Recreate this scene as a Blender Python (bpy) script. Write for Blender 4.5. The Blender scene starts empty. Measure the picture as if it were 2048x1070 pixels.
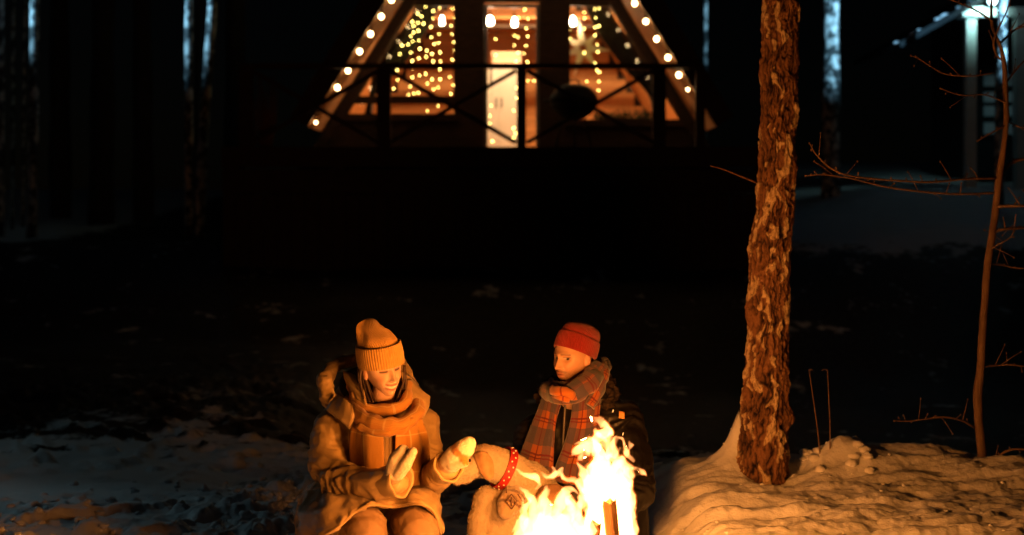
import bpy, math, random
import numpy as np
import mathutils.kdtree
from mathutils import Vector, Matrix

random.seed(7)
RNG = np.random.RandomState(11)
R = math.radians
SC = bpy.context.scene
COL = SC.collection

# ------------------------------------------------------------------ camera
CAM_H = 1.6
F_PX = 2048 * 50 / 36            # focal length in photograph pixels
HORIZON = 402                    # row of the horizon in the photograph
cam = bpy.data.cameras.new('camera')
cam.lens = 50; cam.sensor_width = 36
cam.shift_y = -(535 - HORIZON) / 2048
cam.clip_start = 0.1; cam.clip_end = 900
cam.dof.use_dof = True; cam.dof.focus_distance = 5.8
cam.dof.aperture_fstop = 2.0
cam_o = bpy.data.objects.new('camera', cam); COL.objects.link(cam_o)
cam_o.location = (0, 0, CAM_H); cam_o.rotation_euler = (R(90), 0, 0)
SC.camera = cam_o

# ------------------------------------------------------------------ night sky, moon, exposure
MOON_EL, MOON_AZ = 28, -60       # moon over the left shoulder
world = bpy.data.worlds.new('World'); SC.world = world; world.use_nodes = True
wn = world.node_tree.nodes; wl = world.node_tree.links
sky = wn.new('ShaderNodeTexSky'); sky.sky_type = 'NISHITA'; sky.sun_disc = False
sky.sun_elevation = R(MOON_EL); sky.sun_rotation = R(MOON_AZ)
wl.new(sky.outputs[0], wn['Background'].inputs[0])
wn['Background'].inputs[1].default_value = 0.00012
moon = bpy.data.lights.new('moon', 'SUN'); moon.energy = 0.002; moon.angle = R(0.5); moon.color = (0.62, 0.82, 1.0)
moon_o = bpy.data.objects.new('moon', moon); COL.objects.link(moon_o)
moon_o.rotation_euler = (R(90 - MOON_EL), 0, R(MOON_AZ))

SC.view_settings.view_transform = 'Standard'; SC.view_settings.look = 'None'
SC.view_settings.exposure = 0; SC.view_settings.gamma = 1
SC.view_settings.use_curve_mapping = False
SC.render.engine = 'CYCLES'
cy = SC.cycles
cy.use_denoising = True
cy.use_adaptive_sampling = False
cy.max_bounces = 5; cy.diffuse_bounces = 2; cy.glossy_bounces = 2; cy.transmission_bounces = 3
cy.volume_bounces = 0; cy.transparent_max_bounces = 24
cy.sample_clamp_indirect = 3.0; cy.sample_clamp_direct = 0
cy.caustics_reflective = False; cy.caustics_refractive = False

# ------------------------------------------------------------------ helpers
def W(px, py, d):
    """a point measured on the photograph, at its real distance d"""
    return np.array([d * (px - 1024) / F_PX, d, CAM_H - d * (py - HORIZON) / F_PX])

_perm = RNG.permutation(256).astype(np.int64)
_perm = np.concatenate([_perm, _perm, _perm])
_grad = RNG.normal(size=(256, 3)); _grad /= np.linalg.norm(_grad, axis=1)[:, None]

def noise(p, seed=0):
    p = np.asarray(p, float) + seed * 17.37
    i = np.floor(p).astype(np.int64); f = p - i; i &= 255
    u = f * f * f * (f * (f * 6 - 15) + 10)
    out = 0
    for dx in (0, 1):
        wx = u[:, 0] if dx else 1 - u[:, 0]
        for dy in (0, 1):
            wy = u[:, 1] if dy else 1 - u[:, 1]
            for dz in (0, 1):
                wz = u[:, 2] if dz else 1 - u[:, 2]
                h = _perm[_perm[_perm[(i[:, 0] + dx) & 255] + ((i[:, 1] + dy) & 255)] + ((i[:, 2] + dz) & 255)]
                g = _grad[h]
                out = out + wx * wy * wz * (g[:, 0] * (f[:, 0] - dx) + g[:, 1] * (f[:, 1] - dy) + g[:, 2] * (f[:, 2] - dz))
    return out * 1.7

def fbm(p, octaves=4, seed=0, gain=0.5, lac=2.03):
    s = 0; a = 1.0; p = np.asarray(p, float)
    for k in range(octaves):
        s = s + a * noise(p, seed + k); a *= gain; p = p * lac
    return s

def sstep(a, b, x):
    t = np.clip((x - a) / (b - a), 0, 1); return t * t * (3 - 2 * t)

def root_base(o):
    b = np.zeros(3)
    while o is not None:
        b += np.array(o.location); o = o.parent
    return b

def thing(name, label, cat, base, group=None):
    o = bpy.data.objects.new(name, None); COL.objects.link(o)
    o.location = tuple(float(v) for v in base); o.empty_display_size = 0.1
    o['label'] = label; o['category'] = cat
    if group: o['group'] = group
    return o

def tag(o, label, cat, group=None):
    o['label'] = label; o['category'] = cat
    if group: o['group'] = group
    return o

def structure(o):
    o['kind'] = 'structure'; return o

class G:
    """collects vertices and faces"""
    def __init__(s): s.V = []; s.F = []; s.n = 0; s.U = []; s.hasuv = False
    def add(s, V, F, uv=None):
        V = np.asarray(V, float)
        s.V.append(V); s.F += [tuple(int(i) + s.n for i in f) for f in F]; s.n += len(V)
        s.U.append(np.zeros((len(V), 2)) if uv is None else np.asarray(uv, float))
        if uv is not None: s.hasuv = True
        return s
    def box(s, a, b):
        x0, y0, z0 = a; x1, y1, z1 = b
        V = [(x0,y0,z0),(x1,y0,z0),(x1,y1,z0),(x0,y1,z0),(x0,y0,z1),(x1,y0,z1),(x1,y1,z1),(x0,y1,z1)]
        return s.add(V, [(0,3,2,1),(4,5,6,7),(0,1,5,4),(1,2,6,5),(2,3,7,6),(3,0,4,7)])
    def bar(s, p, q, w, h, up=(0,0,1)):
        p = np.array(p, float); q = np.array(q, float); d = q - p; d /= np.linalg.norm(d)
        r = np.cross(d, up); r /= np.linalg.norm(r); u = np.cross(r, d)
        V = [e + sx * r * w / 2 + sz * u * h / 2 for e in (p, q) for sx, sz in ((-1,-1),(1,-1),(1,1),(-1,1))]
        return s.add(V, [(0,1,2,3),(7,6,5,4),(0,4,5,1),(1,5,6,2),(2,6,7,3),(3,7,4,0)])
    def prism(s, poly, y0, y1):
        """polygon in x,z pushed from y0 to y1"""
        n = len(poly)
        V = [(x, y0, z) for x, z in poly] + [(x, y1, z) for x, z in poly]
        return s.add(V, [tuple(range(n)), tuple(range(2*n-1, n-1, -1))] + [(i, i+n, (i+1) % n + n, (i+1) % n) for i in range(n)])
    def tube(s, pts, rad, n=10, flat=1.0, flat_axis=(0,0,1), cap=True):
        V, F, UV = tube(pts, rad, n, flat, flat_axis, cap); return s.add(V, F, UV)
    def sphere(s, c, r, n=12):
        V, F = uvsphere(n); return s.add(V * np.array(r) + np.array(c), F)
    def arrays(s): return np.concatenate(s.V), s.F

def uvsphere(n=12):
    m = max(4, n // 2); V = [(0, 0, -1)]
    for i in range(1, m):
        a = -math.pi / 2 + math.pi * i / m
        for j in range(n):
            b = 2 * math.pi * j / n; V.append((math.cos(a) * math.cos(b), math.cos(a) * math.sin(b), math.sin(a)))
    V.append((0, 0, 1)); F = []
    for j in range(n):
        F.append((0, 1 + (j + 1) % n, 1 + j)); F.append((len(V) - 1, 1 + (m - 2) * n + j, 1 + (m - 2) * n + (j + 1) % n))
    for i in range(m - 2):
        for j in range(n):
            a = 1 + i * n + j; b = 1 + i * n + (j + 1) % n; F.append((a, b, b + n, a + n))
    return np.array(V), F

def tube(pts, rad, n=10, flat=1.0, flat_axis=(0,0,1), cap=True):
    pts = np.asarray(pts, float); m = len(pts)
    rad = np.full(m, rad) if np.isscalar(rad) else np.asarray(rad, float)
    T = np.gradient(pts, axis=0); T /= np.linalg.norm(T, axis=1)[:, None] + 1e-12
    ref = np.array(flat_axis, float)
    if abs(T[0] @ ref) > 0.95: ref = np.array([0, 1.0, 0])
    V = []; UV = []; L = 0
    N = np.cross(T[0], ref); N /= np.linalg.norm(N)
    for i in range(m):
        N = N - T[i] * (N @ T[i]); N /= np.linalg.norm(N) + 1e-12
        B = np.cross(T[i], N)
        if i: L += np.linalg.norm(pts[i] - pts[i-1])
        for j in range(n):
            a = 2 * math.pi * j / n
            V.append(pts[i] + rad[i] * (math.cos(a) * N * flat + math.sin(a) * B)); UV.append((j / n * 0.3, L))
    F = [(i*n+j, i*n+(j+1) % n, (i+1)*n+(j+1) % n, (i+1)*n+j) for i in range(m-1) for j in range(n)]
    if cap:
        F.append(tuple(range(n-1, -1, -1))); F.append(tuple(range((m-1)*n, m*n)))
    return np.array(V), F, np.array(UV)

def spline(pts, k=6):
    """Catmull-Rom through the points (any number of columns)"""
    P = np.asarray(pts, float); P = np.vstack([2*P[0]-P[1], P, 2*P[-1]-P[-2]]); out = []
    for i in range(1, len(P) - 2):
        a, b, c, d = P[i-1], P[i], P[i+1], P[i+2]
        for j in range(k):
            t = j / k
            out.append(0.5 * (2*b + (c-a)*t + (2*a-5*b+4*c-d)*t*t + (3*b-a-3*c+d)*t**3))
    out.append(P[-2]); return np.array(out)

def mesh(name, V, F, cols=None, uv=None, smooth=True):
    me = bpy.data.meshes.new(name)
    V = np.asarray(V, float)
    if isinstance(F, np.ndarray):
        k = F.shape[1]; nf = len(F)
        me.vertices.add(len(V)); me.vertices.foreach_set('co', V.ravel())
        me.loops.add(nf * k); me.loops.foreach_set('vertex_index', F.ravel().astype(np.int32))
        me.polygons.add(nf); me.polygons.foreach_set('loop_start', np.arange(0, nf*k, k, dtype=np.int32))
        me.update(calc_edges=True); me.validate()
    else:
        me.from_pydata([tuple(v) for v in V], [], F); me.update()
    if smooth: me.polygons.foreach_set('use_smooth', np.ones(len(me.polygons), bool))
    if cols is not None:
        at = me.attributes.new('tint', 'FLOAT_COLOR', 'POINT')
        c = np.ones((len(V), 4)); c[:, :3] = cols; at.data.foreach_set('color', c.ravel())
    if uv is not None:
        ul = me.uv_layers.new(name='UVMap'); idx = np.zeros(len(me.loops), np.int32)
        me.loops.foreach_get('vertex_index', idx); ul.data.foreach_set('uv', np.asarray(uv)[idx].ravel())
    return me

def obj(name, V, F, m, parent=None, cols=None, uv=None, smooth=True, base=None):
    """V in world coordinates; stored relative to the parent's place"""
    V = np.asarray(V, float)
    off = root_base(parent) if parent is not None else (np.zeros(3) if base is None else np.asarray(base, float))
    o = bpy.data.objects.new(name, mesh(name, V - off, F, cols, uv, smooth))
    if m is not None: o.data.materials.append(m)
    COL.objects.link(o)
    if parent is not None: o.parent = parent
    elif base is not None: o.location = tuple(off)
    return o

def gobj(name, g, m, parent=None, smooth=False, base=None, cols=None):
    V, F = g.arrays()
    return obj(name, V, F, m, parent, cols, np.concatenate(g.U) if g.hasuv else None, smooth, base)

def inst(name, data, parent, loc, rot=None, scale=None):
    o = bpy.data.objects.new(name, data); COL.objects.link(o); o.parent = parent
    o.location = tuple(np.asarray(loc) - root_base(parent) if parent is not None else loc)
    if rot is not None: o.rotation_euler = rot
    if scale is not None: o.scale = scale
    return o

def capsule_mesh(p0, r0, p1, r1, n=14):
    p0 = np.asarray(p0, float); p1 = np.asarray(p1, float); d = p1 - p0; L = np.linalg.norm(d)
    d = d / L if L > 1e-9 else np.array([0, 0, 1.0])
    pts = []; rad = []
    for k in range(0, 5):
        a = -math.pi / 2 + math.pi / 2 * k / 4; pts.append(p0 + d * r0 * math.sin(a)); rad.append(max(r0 * math.cos(a), 1e-4))
    for k in range(0, 5):
        a = math.pi / 2 * k / 4; pts.append(p1 + d * r1 * math.sin(a)); rad.append(max(r1 * math.cos(a), 1e-4))
    ref = np.array([0, 0, 1.0]) if abs(d[2]) < 0.9 else np.array([0, 1.0, 0])
    N = np.cross(d, ref); N /= np.linalg.norm(N); B = np.cross(d, N)
    V = [pts[i] + rad[i] * (math.cos(2*math.pi*j/n) * N + math.sin(2*math.pi*j/n) * B) for i in range(10) for j in range(n)]
    F = [(i*n+j, i*n+(j+1) % n, (i+1)*n+(j+1) % n, (i+1)*n+j) for i in range(9) for j in range(n)]
    F.append(tuple(range(n-1, -1, -1))); F.append(tuple(range(9*n, 10*n)))
    return np.array(V), F

def blob(parts, voxel=0.008, smooth=4, factor=0.5):
    """union of tapered limbs and ellipsoids as one continuous surface"""
    g = G()
    for p in parts:
        if p[0] == 'c':                       # ('c', p0, r0, p1, r1)
            g.add(*capsule_mesh(*p[1:]))
        elif p[0] == 'e':                     # ('e', centre, radii, rotation or None)
            V, F = uvsphere(20); V = V * np.array(p[2])
            if len(p) > 3 and p[3] is not None: V = V @ np.array(p[3]).T
            g.add(V + np.array(p[1]), F)
        else:                                 # ('chain', [(x,y,z,r), ...])
            q = p[1]
            for a, b in zip(q[:-1], q[1:]): g.add(*capsule_mesh(a[:3], a[3], b[:3], b[3]))
    V, F = g.arrays()
    tmp = bpy.data.objects.new('tmp', mesh('tmp', V, F, smooth=False)); COL.objects.link(tmp)
    md = tmp.modifiers.new('r', 'REMESH'); md.mode = 'VOXEL'; md.voxel_size = voxel
    if smooth:
        ms = tmp.modifiers.new('s', 'SMOOTH'); ms.factor = factor; ms.iterations = smooth
    dg = bpy.context.evaluated_depsgraph_get()
    me = bpy.data.meshes.new_from_object(tmp.evaluated_get(dg))
    V = np.zeros(len(me.vertices) * 3); me.vertices.foreach_get('co', V); V = V.reshape(-1, 3)
    N = np.zeros(len(me.vertices) * 3); me.vertices.foreach_get('normal', N); N = N.reshape(-1, 3)
    ns = np.zeros(len(me.polygons), np.int32); me.polygons.foreach_get('loop_total', ns)
    li = np.zeros(len(me.loops), np.int32); me.loops.foreach_get('vertex_index', li)
    F = li.reshape(-1, 4) if (ns == 4).all() else [tuple(p.vertices) for p in me.polygons]
    old = tmp.data; bpy.data.objects.remove(tmp); bpy.data.meshes.remove(old); bpy.data.meshes.remove(me)
    return V, N, F

def segdist(P, a, b):
    a = np.asarray(a, float); b = np.asarray(b, float); d = b - a; L = np.linalg.norm(d)
    t = np.clip(((P - a) @ d) / (L * L), 0, 1); q = P - a - t[:, None] * d
    return np.linalg.norm(q, axis=1), t * L, q

def sheet(ctrl, k=6, thick=0.006, folds=0.0, ff=14, seed=0, su=1.0, sv=1.0):
    """cloth through a grid of control points [row][col]; returns V, F, UV (closed, with thickness)"""
    C = np.asarray(ctrl, float)
    rows = np.array([spline(r, k) for r in C]); cols = np.array([spline(rows[:, j], k) for j in range(rows.shape[1])])
    P = cols.transpose(1, 0, 2); m, n = P.shape[:2]
    du = np.gradient(P, axis=1); dv = np.gradient(P, axis=0); N = np.cross(du, dv); N /= np.linalg.norm(N, axis=2)[:, :, None] + 1e-12
    if folds:
        U = np.linspace(0, 1, n)[None, :].repeat(m, 0); Vv = np.linspace(0, 1, m)[:, None].repeat(n, 1)
        q = np.stack([U * ff, Vv * ff * 0.22, np.zeros_like(U)], -1).reshape(-1, 3)
        P = P + N * (folds * fbm(q, 2, seed)).reshape(m, n)[:, :, None]
    uu = np.linspace(0, su, n)[None, :].repeat(m, 0); vv = np.linspace(0, sv, m)[:, None].repeat(n, 1)
    A = P + N * thick / 2; B = P - N * thick / 2
    V = np.concatenate([A.reshape(-1, 3), B.reshape(-1, 3)]); o = m * n
    F = []
    for i in range(m - 1):
        for j in range(n - 1):
            a = i * n + j; F.append((a, a+1, a+n+1, a+n)); F.append((o+a, o+a+n, o+a+n+1, o+a+1))
    for i in range(m - 1):
        a = i * n; F.append((a, a+n, o+a+n, o+a)); a = i * n + n - 1; F.append((a, o+a, o+a+n, a+n))
    for j in range(n - 1):
        a = j; F.append((a, o+a, o+a+1, a+1)); a = (m-1)*n + j; F.append((a, a+1, o+a+1, o+a))
    uv = np.stack([uu, vv], -1).reshape(-1, 2); return V, F, np.concatenate([uv, uv])

# ------------------------------------------------------------------ materials
MATS = {}
def material(name):
    m = bpy.data.materials.new(name); m.use_nodes = True
    return m, m.node_tree.nodes, m.node_tree.links, m.node_tree.nodes['Principled BSDF']

def mat(name, c1, c2=None, scale=8.0, rough=0.8, bump=0.0, bscale=60.0, stretch=(1,1,1), metal=0.0, spec=0.3, sheen=0.0, tint=False, detail=5):
    if name in MATS: return MATS[name]
    m, n, l, b = material(name)
    b.inputs['Roughness'].default_value = rough; b.inputs['Metallic'].default_value = metal
    b.inputs['Specular IOR Level'].default_value = spec
    if sheen:
        b.inputs['Sheen Weight'].default_value = sheen; b.inputs['Sheen Roughness'].default_value = 0.6
    tc = n.new('ShaderNodeTexCoord'); mp = n.new('ShaderNodeMapping'); mp.inputs['Scale'].default_value = stretch
    l.new(tc.outputs['Object'], mp.inputs[0])
    nz = n.new('ShaderNodeTexNoise'); nz.inputs['Scale'].default_value = scale; nz.inputs['Detail'].default_value = detail
    l.new(mp.outputs[0], nz.inputs['Vector'])
    cr = n.new('ShaderNodeValToRGB'); c2 = c2 or tuple(v * 0.7 for v in c1)
    cr.color_ramp.elements[0].position = 0.32; cr.color_ramp.elements[1].position = 0.68
    cr.color_ramp.elements[0].color = (*c2, 1); cr.color_ramp.elements[1].color = (*c1, 1)
    l.new(nz.outputs[0], cr.inputs[0]); src = cr.outputs[0]
    if tint:
        at = n.new('ShaderNodeAttribute'); at.attribute_name = 'tint'
        mx = n.new('ShaderNodeMix'); mx.data_type = 'RGBA'; mx.blend_type = 'MULTIPLY'; mx.inputs[0].default_value = 1
        l.new(src, mx.inputs[6]); l.new(at.outputs['Color'], mx.inputs[7]); src = mx.outputs[2]
    l.new(src, b.inputs['Base Color'])
    if bump:
        n2 = n.new('ShaderNodeTexNoise'); n2.inputs['Scale'].default_value = bscale; n2.inputs['Detail'].default_value = 4
        l.new(mp.outputs[0], n2.inputs['Vector'])
        bp = n.new('ShaderNodeBump'); bp.inputs['Strength'].default_value = 1; bp.inputs['Distance'].default_value = bump
        l.new(n2.outputs[0], bp.inputs['Height']); l.new(bp.outputs[0], b.inputs['Normal'])
    MATS[name] = m; return m

def glow(name, c, s):
    if name in MATS: return MATS[name]
    m, n, l, b = material(name)
    e = n.new('ShaderNodeEmission'); e.inputs[0].default_value = (*c, 1); e.inputs[1].default_value = s
    l.new(e.outputs[0], n['Material Output'].inputs[0]); n.remove(b)
    MATS[name] = m; return m

def glass(name):
    m, n, l, b = material(name); n.remove(b)
    t = n.new('ShaderNodeBsdfTransparent'); g = n.new('ShaderNodeBsdfGlossy'); g.inputs['Roughness'].default_value = 0.03
    x = n.new('ShaderNodeMixShader'); x.inputs[0].default_value = 0.025
    l.new(t.outputs[0], x.inputs[1]); l.new(g.outputs[0], x.inputs[2]); l.new(x.outputs[0], n['Material Output'].inputs[0])
    return m

def plaid(name, ground, bands, lines, rough=0.95, weave=0.0012):
    """woven check from UV in metres. bands: (axis, period, from, to, colour); lines likewise"""
    m, n, l, b = material(name); b.inputs['Roughness'].default_value = rough
    b.inputs['Specular IOR Level'].default_value = 0.1; b.inputs['Sheen Weight'].default_value = 0.25
    tc = n.new('ShaderNodeTexCoord'); sp = n.new('ShaderNodeSeparateXYZ'); l.new(tc.outputs['UV'], sp.inputs[0])
    def M(op, a, c=None):
        x = n.new('ShaderNodeMath'); x.operation = op
        for i, v in enumerate((a, c)):
            if v is None: continue
            if isinstance(v, (int, float)): x.inputs[i].default_value = v
            else: l.new(v, x.inputs[i])
        return x.outputs[0]
    rgb = n.new('ShaderNodeRGB'); rgb.outputs[0].default_value = (*ground, 1); cur = rgb.outputs[0]
    for ax, per, a, c, colr, w in list(bands) + list(lines):
        f = M('FRACT', M('MULTIPLY', sp.outputs[ax], 1 / per))
        k = M('MULTIPLY', M('MULTIPLY', M('GREATER_THAN', f, a), M('LESS_THAN', f, c)), w)
        mx = n.new('ShaderNodeMix'); mx.data_type = 'RGBA'; l.new(k, mx.inputs[0]); l.new(cur, mx.inputs[6])
        mx.inputs[7].default_value = (*colr, 1); cur = mx.outputs[2]
    l.new(cur, b.inputs['Base Color'])
    nz = n.new('ShaderNodeTexNoise'); nz.inputs['Scale'].default_value = 220; l.new(tc.outputs['Object'], nz.inputs['Vector'])
    bp = n.new('ShaderNodeBump'); bp.inputs['Distance'].default_value = weave; l.new(nz.outputs[0], bp.inputs['Height']); l.new(bp.outputs[0], b.inputs['Normal'])
    return m

M_SNOW = mat('snow', (0.86, 0.87, 0.9), (0.78, 0.8, 0.84), 3, 0.62, 0.004, 55, spec=0.25)
def ground_material():
    m, n, l, b = material('snow with painted night shade'); b.inputs['Specular IOR Level'].default_value = 0.25
    tc = n.new('ShaderNodeTexCoord')
    def nz(sc, det, vec=None):
        x = n.new('ShaderNodeTexNoise'); x.inputs['Scale'].default_value = sc; x.inputs['Detail'].default_value = det; l.new(vec or tc.outputs['Object'], x.inputs['Vector']); return x.outputs[0]
    def ramp(f, a, ca, c, cc):
        r = n.new('ShaderNodeValToRGB'); e = r.color_ramp.elements; e[0].position = a; e[0].color = (*ca, 1); e[1].position = c; e[1].color = (*cc, 1); l.new(f, r.inputs[0]); return r.outputs[0]
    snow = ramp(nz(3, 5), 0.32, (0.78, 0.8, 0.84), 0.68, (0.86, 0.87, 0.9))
    shade_tone = ramp(nz(14, 6), 0.35, (0.018, 0.014, 0.011), 0.7, (0.05, 0.036, 0.026))  # near-black tone standing in for the darkness behind the fire
    at = n.new('ShaderNodeAttribute'); at.attribute_name = 'tint'          # share of snow colour, low where night shade is painted in
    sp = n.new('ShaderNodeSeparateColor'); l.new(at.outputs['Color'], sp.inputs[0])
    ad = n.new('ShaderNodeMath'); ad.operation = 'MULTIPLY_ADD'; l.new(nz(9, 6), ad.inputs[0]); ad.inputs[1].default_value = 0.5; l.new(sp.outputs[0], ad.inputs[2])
    mx = n.new('ShaderNodeMix'); mx.data_type = 'RGBA'; l.new(ramp(ad.outputs[0], 0.52, (0, 0, 0), 0.64, (1, 1, 1)), mx.inputs[0]); l.new(shade_tone, mx.inputs[6]); l.new(snow, mx.inputs[7])
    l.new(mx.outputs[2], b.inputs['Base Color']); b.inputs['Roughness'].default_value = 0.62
    bp = n.new('ShaderNodeBump'); bp.inputs['Distance'].default_value = 0.004; l.new(nz(55, 4), bp.inputs['Height']); l.new(bp.outputs[0], b.inputs['Normal'])
    return m
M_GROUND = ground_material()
M_DARKWOOD = mat('dark stained wood', (0.055, 0.03, 0.017), (0.025, 0.014, 0.009), 9, 0.7, 0.002, 40, (1, 1, 6))
M_ROOFWOOD = mat('brown roof boards', (0.46, 0.2, 0.075), (0.34, 0.14, 0.05), 7, 0.65, 0.002, 40, (1, 0.2, 1))
M_PINE = mat('orange pine boards', (0.52, 0.24, 0.08), (0.36, 0.15, 0.05), 5, 0.55, 0.001, 40, (0.3, 1, 4))
M_WHITE = mat('white paint', (0.50, 0.49, 0.47), (0.45, 0.44, 0.42), 3, 0.5)
M_GREYFRAME = mat('grey door paint', (0.2, 0.21, 0.23), (0.15, 0.16, 0.18), 6, 0.5)
M_GLASS = glass('window glass')
M_BLACKMETAL = mat('black enamel', (0.004, 0.004, 0.0045), None, 9, 0.8, spec=0.15)
M_WIRE = mat('dark cable', (0.02, 0.02, 0.02), None, 9, 0.6)
M_CURTAIN = mat('dark curtain cloth', (0.05, 0.04, 0.035), (0.03, 0.025, 0.02), 12, 0.95)
M_BULB = glow('warm globe bulb', (1.0, 0.66, 0.30), 22)
M_PENDANT = glow('white hot pendant bulb', (1.0, 0.84, 0.58), 40)
M_FAIRY = glow('yellow fairy bulb', (1.0, 0.70, 0.16), 34)
M_COOL = glow('cold lamp glass', (0.62, 0.95, 1.0), 14)

# ------------------------------------------------------------------ ground
FIRE = np.array([0.25, 5.0, 0.30])
TREE_D = 6.95
def height(x, y):
    x = np.asarray(x, float); y = np.asarray(y, float)
    p = np.stack([x, y, np.zeros_like(x)], -1)
    h = np.zeros_like(x)
    # the slope climbing to the cabin and the bank on the right
    h += sstep(15.5, 20, y) * 1.0 + sstep(21, 40, y) * 0.9
    h += sstep(2, 7, x) * sstep(17, 24, y) * 0.75
    gs = 8.4 + 0.9 * sstep(-0.7, -1.7, x) + 0.7 * noise(p * 0.9, 12); h -= 0.62 * sstep(-1.9, -0.7, x) * sstep(gs, gs + 3, y) * (1 - sstep(13.5, 19, y))          # dip added so firelight misses the ground before the cabin
    # bank on the right of the fire pit, falling away behind the tree
    edge = 0.52 + 0.10 * noise(p * 1.7, 3)
    bank = sstep(edge, edge + 0.42, x) * sstep(3.2, 4.6, y) * (1 - sstep(7.35, 8.6, y + 0.25 * noise(p * 1.1, 5)))
    h += 0.25 * bank
    h += 0.12 * np.exp(-((x - 1.95) / 0.42) ** 2 - ((y - 7.15) / 0.22) ** 2)
    h += 0.10 * np.exp(-((x - 1.62) / 0.16) ** 2 - ((y - 7.05) / 0.16) ** 2)
    h += 0.07 * np.exp(-((x - 2.45) / 0.4) ** 2 - ((y - 6.9) / 0.2) ** 2)
    # drift blown against the left of the trunk, bare well at its front right
    tx = 1.125; ty = TREE_D + 0.09
    r = np.sqrt(((x - tx) / np.where(x < tx, 1.15, 0.7)) ** 2 + ((y - ty) / np.where(y < ty, 0.8, 1.5)) ** 2)
    h += 0.31 * np.exp(-(r / 0.068) ** 0.95)
    h -= 0.05 * np.exp(-((x - 1.27) / 0.14) ** 2 - ((y - 6.82) / 0.09) ** 2)
    # trodden hollow round the fire
    h -= 0.06 * np.exp(-((x - 0.1) / 0.55) ** 2 - ((y - 5.3) / 0.7) ** 2)
    # broad undulation
    h += 0.05 * fbm(p * 0.55, 3, 20) * sstep(3, 8, y)
    near = 1 - sstep(11, 16, y)
    right = sstep(0.4, 0.9, x)
    # wind ripples on the right bank: long scales lying across the view
    q = np.stack([x * 2.6 + 0.6 * y, y * 8.5 - 1.6 * x, 0 * x], -1) + 0.35 * np.stack([noise(p * 4, 8), noise(p * 4, 9), 0 * x], -1)
    rip = fbm(q, 3, 30)
    sharp = np.clip(rip * 1.6, -0.3, 0.75)
    rd1 = 1 - 2.2 * np.abs(noise(q * np.array([0.8, 0.75, 1]), 130)); rd2 = 1 - 2.2 * np.abs(noise(q * np.array([1.7, 2.1, 1]), 133))
    h += right * near * (0.011 * np.clip(rd1, -0.5, 1) * (0.4 + np.clip(noise(p * 2.1, 135) + .4, 0, 1)) - 0.010 * np.clip(rd2, 0, 1) ** 3 + 0.012 * sharp + 0.018 * fbm(p * np.array([5, 9, 1]), 4, 33) + 0.004 * fbm(p * 34, 2, 35))
    pits = np.clip(noise(p * np.array([3.2, 6.5, 1]), 37) - 0.38, 0, 1)
    h -= right * near * 0.10 * pits
    # trampled, clodded snow on the left
    left = 1 - right
    c = fbm(p * np.array([4.2, 5.5, 1]), 4, 40)
    calm = np.exp(-((y - (8.35 + 0.12 * x)) / 0.55) ** 2) * sstep(-0.9, -1.7, x)
    clod = np.clip(c - 0.12, 0, 0.45) * 0.10 + 0.012 * fbm(p * np.array([11, 16, 1]), 3, 44)
    holes = np.clip(noise(p * np.array([2.3, 3.1, 1]), 47) - 0.32, 0, 1) * 0.16
    h += left * near * (clod - holes) * (1 - 0.85 * calm)
    rough = np.exp(-((x + 1.15) / 0.38) ** 2 - ((y - 7.6) / 1.3) ** 2)
    h += rough * (0.055 * np.abs(fbm(p * 6.5, 3, 50)) + 0.02 * fbm(p * 22, 2, 55))
    return h

def make_ground():
    def steps(lo, hi, f):
        out = [lo]
        while out[-1] < hi: out.append(out[-1] + f(out[-1]))
        return np.array(out)
    rr = steps(0.4, 500, lambda r: 0.4 if r < 4 else (0.016 if r < 8.6 else (0.016 + (r - 8.6) * 0.02 if r < 30 else r * 0.06)))
    a = np.concatenate([np.linspace(-180, -30, 26)[:-1], np.linspace(-30, -21, 30)[:-1], np.linspace(-21, 22, 460), np.linspace(22, 30, 28)[1:], np.linspace(30, 180, 26)[1:]])
    A, RR = np.meshgrid(np.radians(a), rr)
    x = np.sin(A) * RR; y = np.cos(A) * RR
    z = height(x.ravel(), y.ravel())
    V = np.stack([x.ravel(), y.ravel(), z], -1); m, n = x.shape
    i = np.arange((m - 1) * n).reshape(m - 1, n)[:, :-1].ravel()
    F = np.stack([i, i + 1, i + n + 1, i + n], -1)[:, ::-1]
    xx, yy = x.ravel(), y.ravel(); pp = np.stack([xx, yy, 0 * xx], -1)
    bs = 7.15 + 1.35 * sstep(-0.7, -1.7, xx) + 0.9 * sstep(0.5, 0.9, xx); bare = sstep(bs - 0.5 * sstep(-0.7, -1.7, xx), bs + 1.7 + 0.3 * sstep(-0.7, -1.7, xx), yy + 0.5 * noise(pp * 1.1, 91) + 0.45 * fbm(pp * np.array([2.5, 5, 1]), 3, 95)) * (1 - sstep(3.0, 4.5, xx) * sstep(18, 21, yy)) * (1 - 0.9 * sstep(6.5, 8.5, np.abs(xx)) * sstep(18, 21, yy))  # mask of painted shade that keeps the ground behind the fire black
    snow_share = 1 - 0.86 * bare + 0.22 * bare * fbm(pp * np.array([1.7, 3.6, 1]), 4, 93)
    o = obj('snow_ground', V, F.copy(), M_GROUND, cols=np.clip(snow_share, 0, 1)[:, None].repeat(3, 1)); structure(o)
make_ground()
def hz(x, y): return float(height(np.array([x]), np.array([y]))[0])

# ------------------------------------------------------------------ cabin
WY = 20.3                        # front wall
FY = 18.72                       # front edge of the roof
DZ = 2.3                         # deck level
SL = 0.617                       # run per rise of the roof
APEX = 6.95
def half(z): return (APEX - z) * SL
def PX(px, d): return d * (px - 1024) / F_PX
def PZ(py, d): return CAM_H - d * (py - HORIZON) / F_PX

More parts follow.
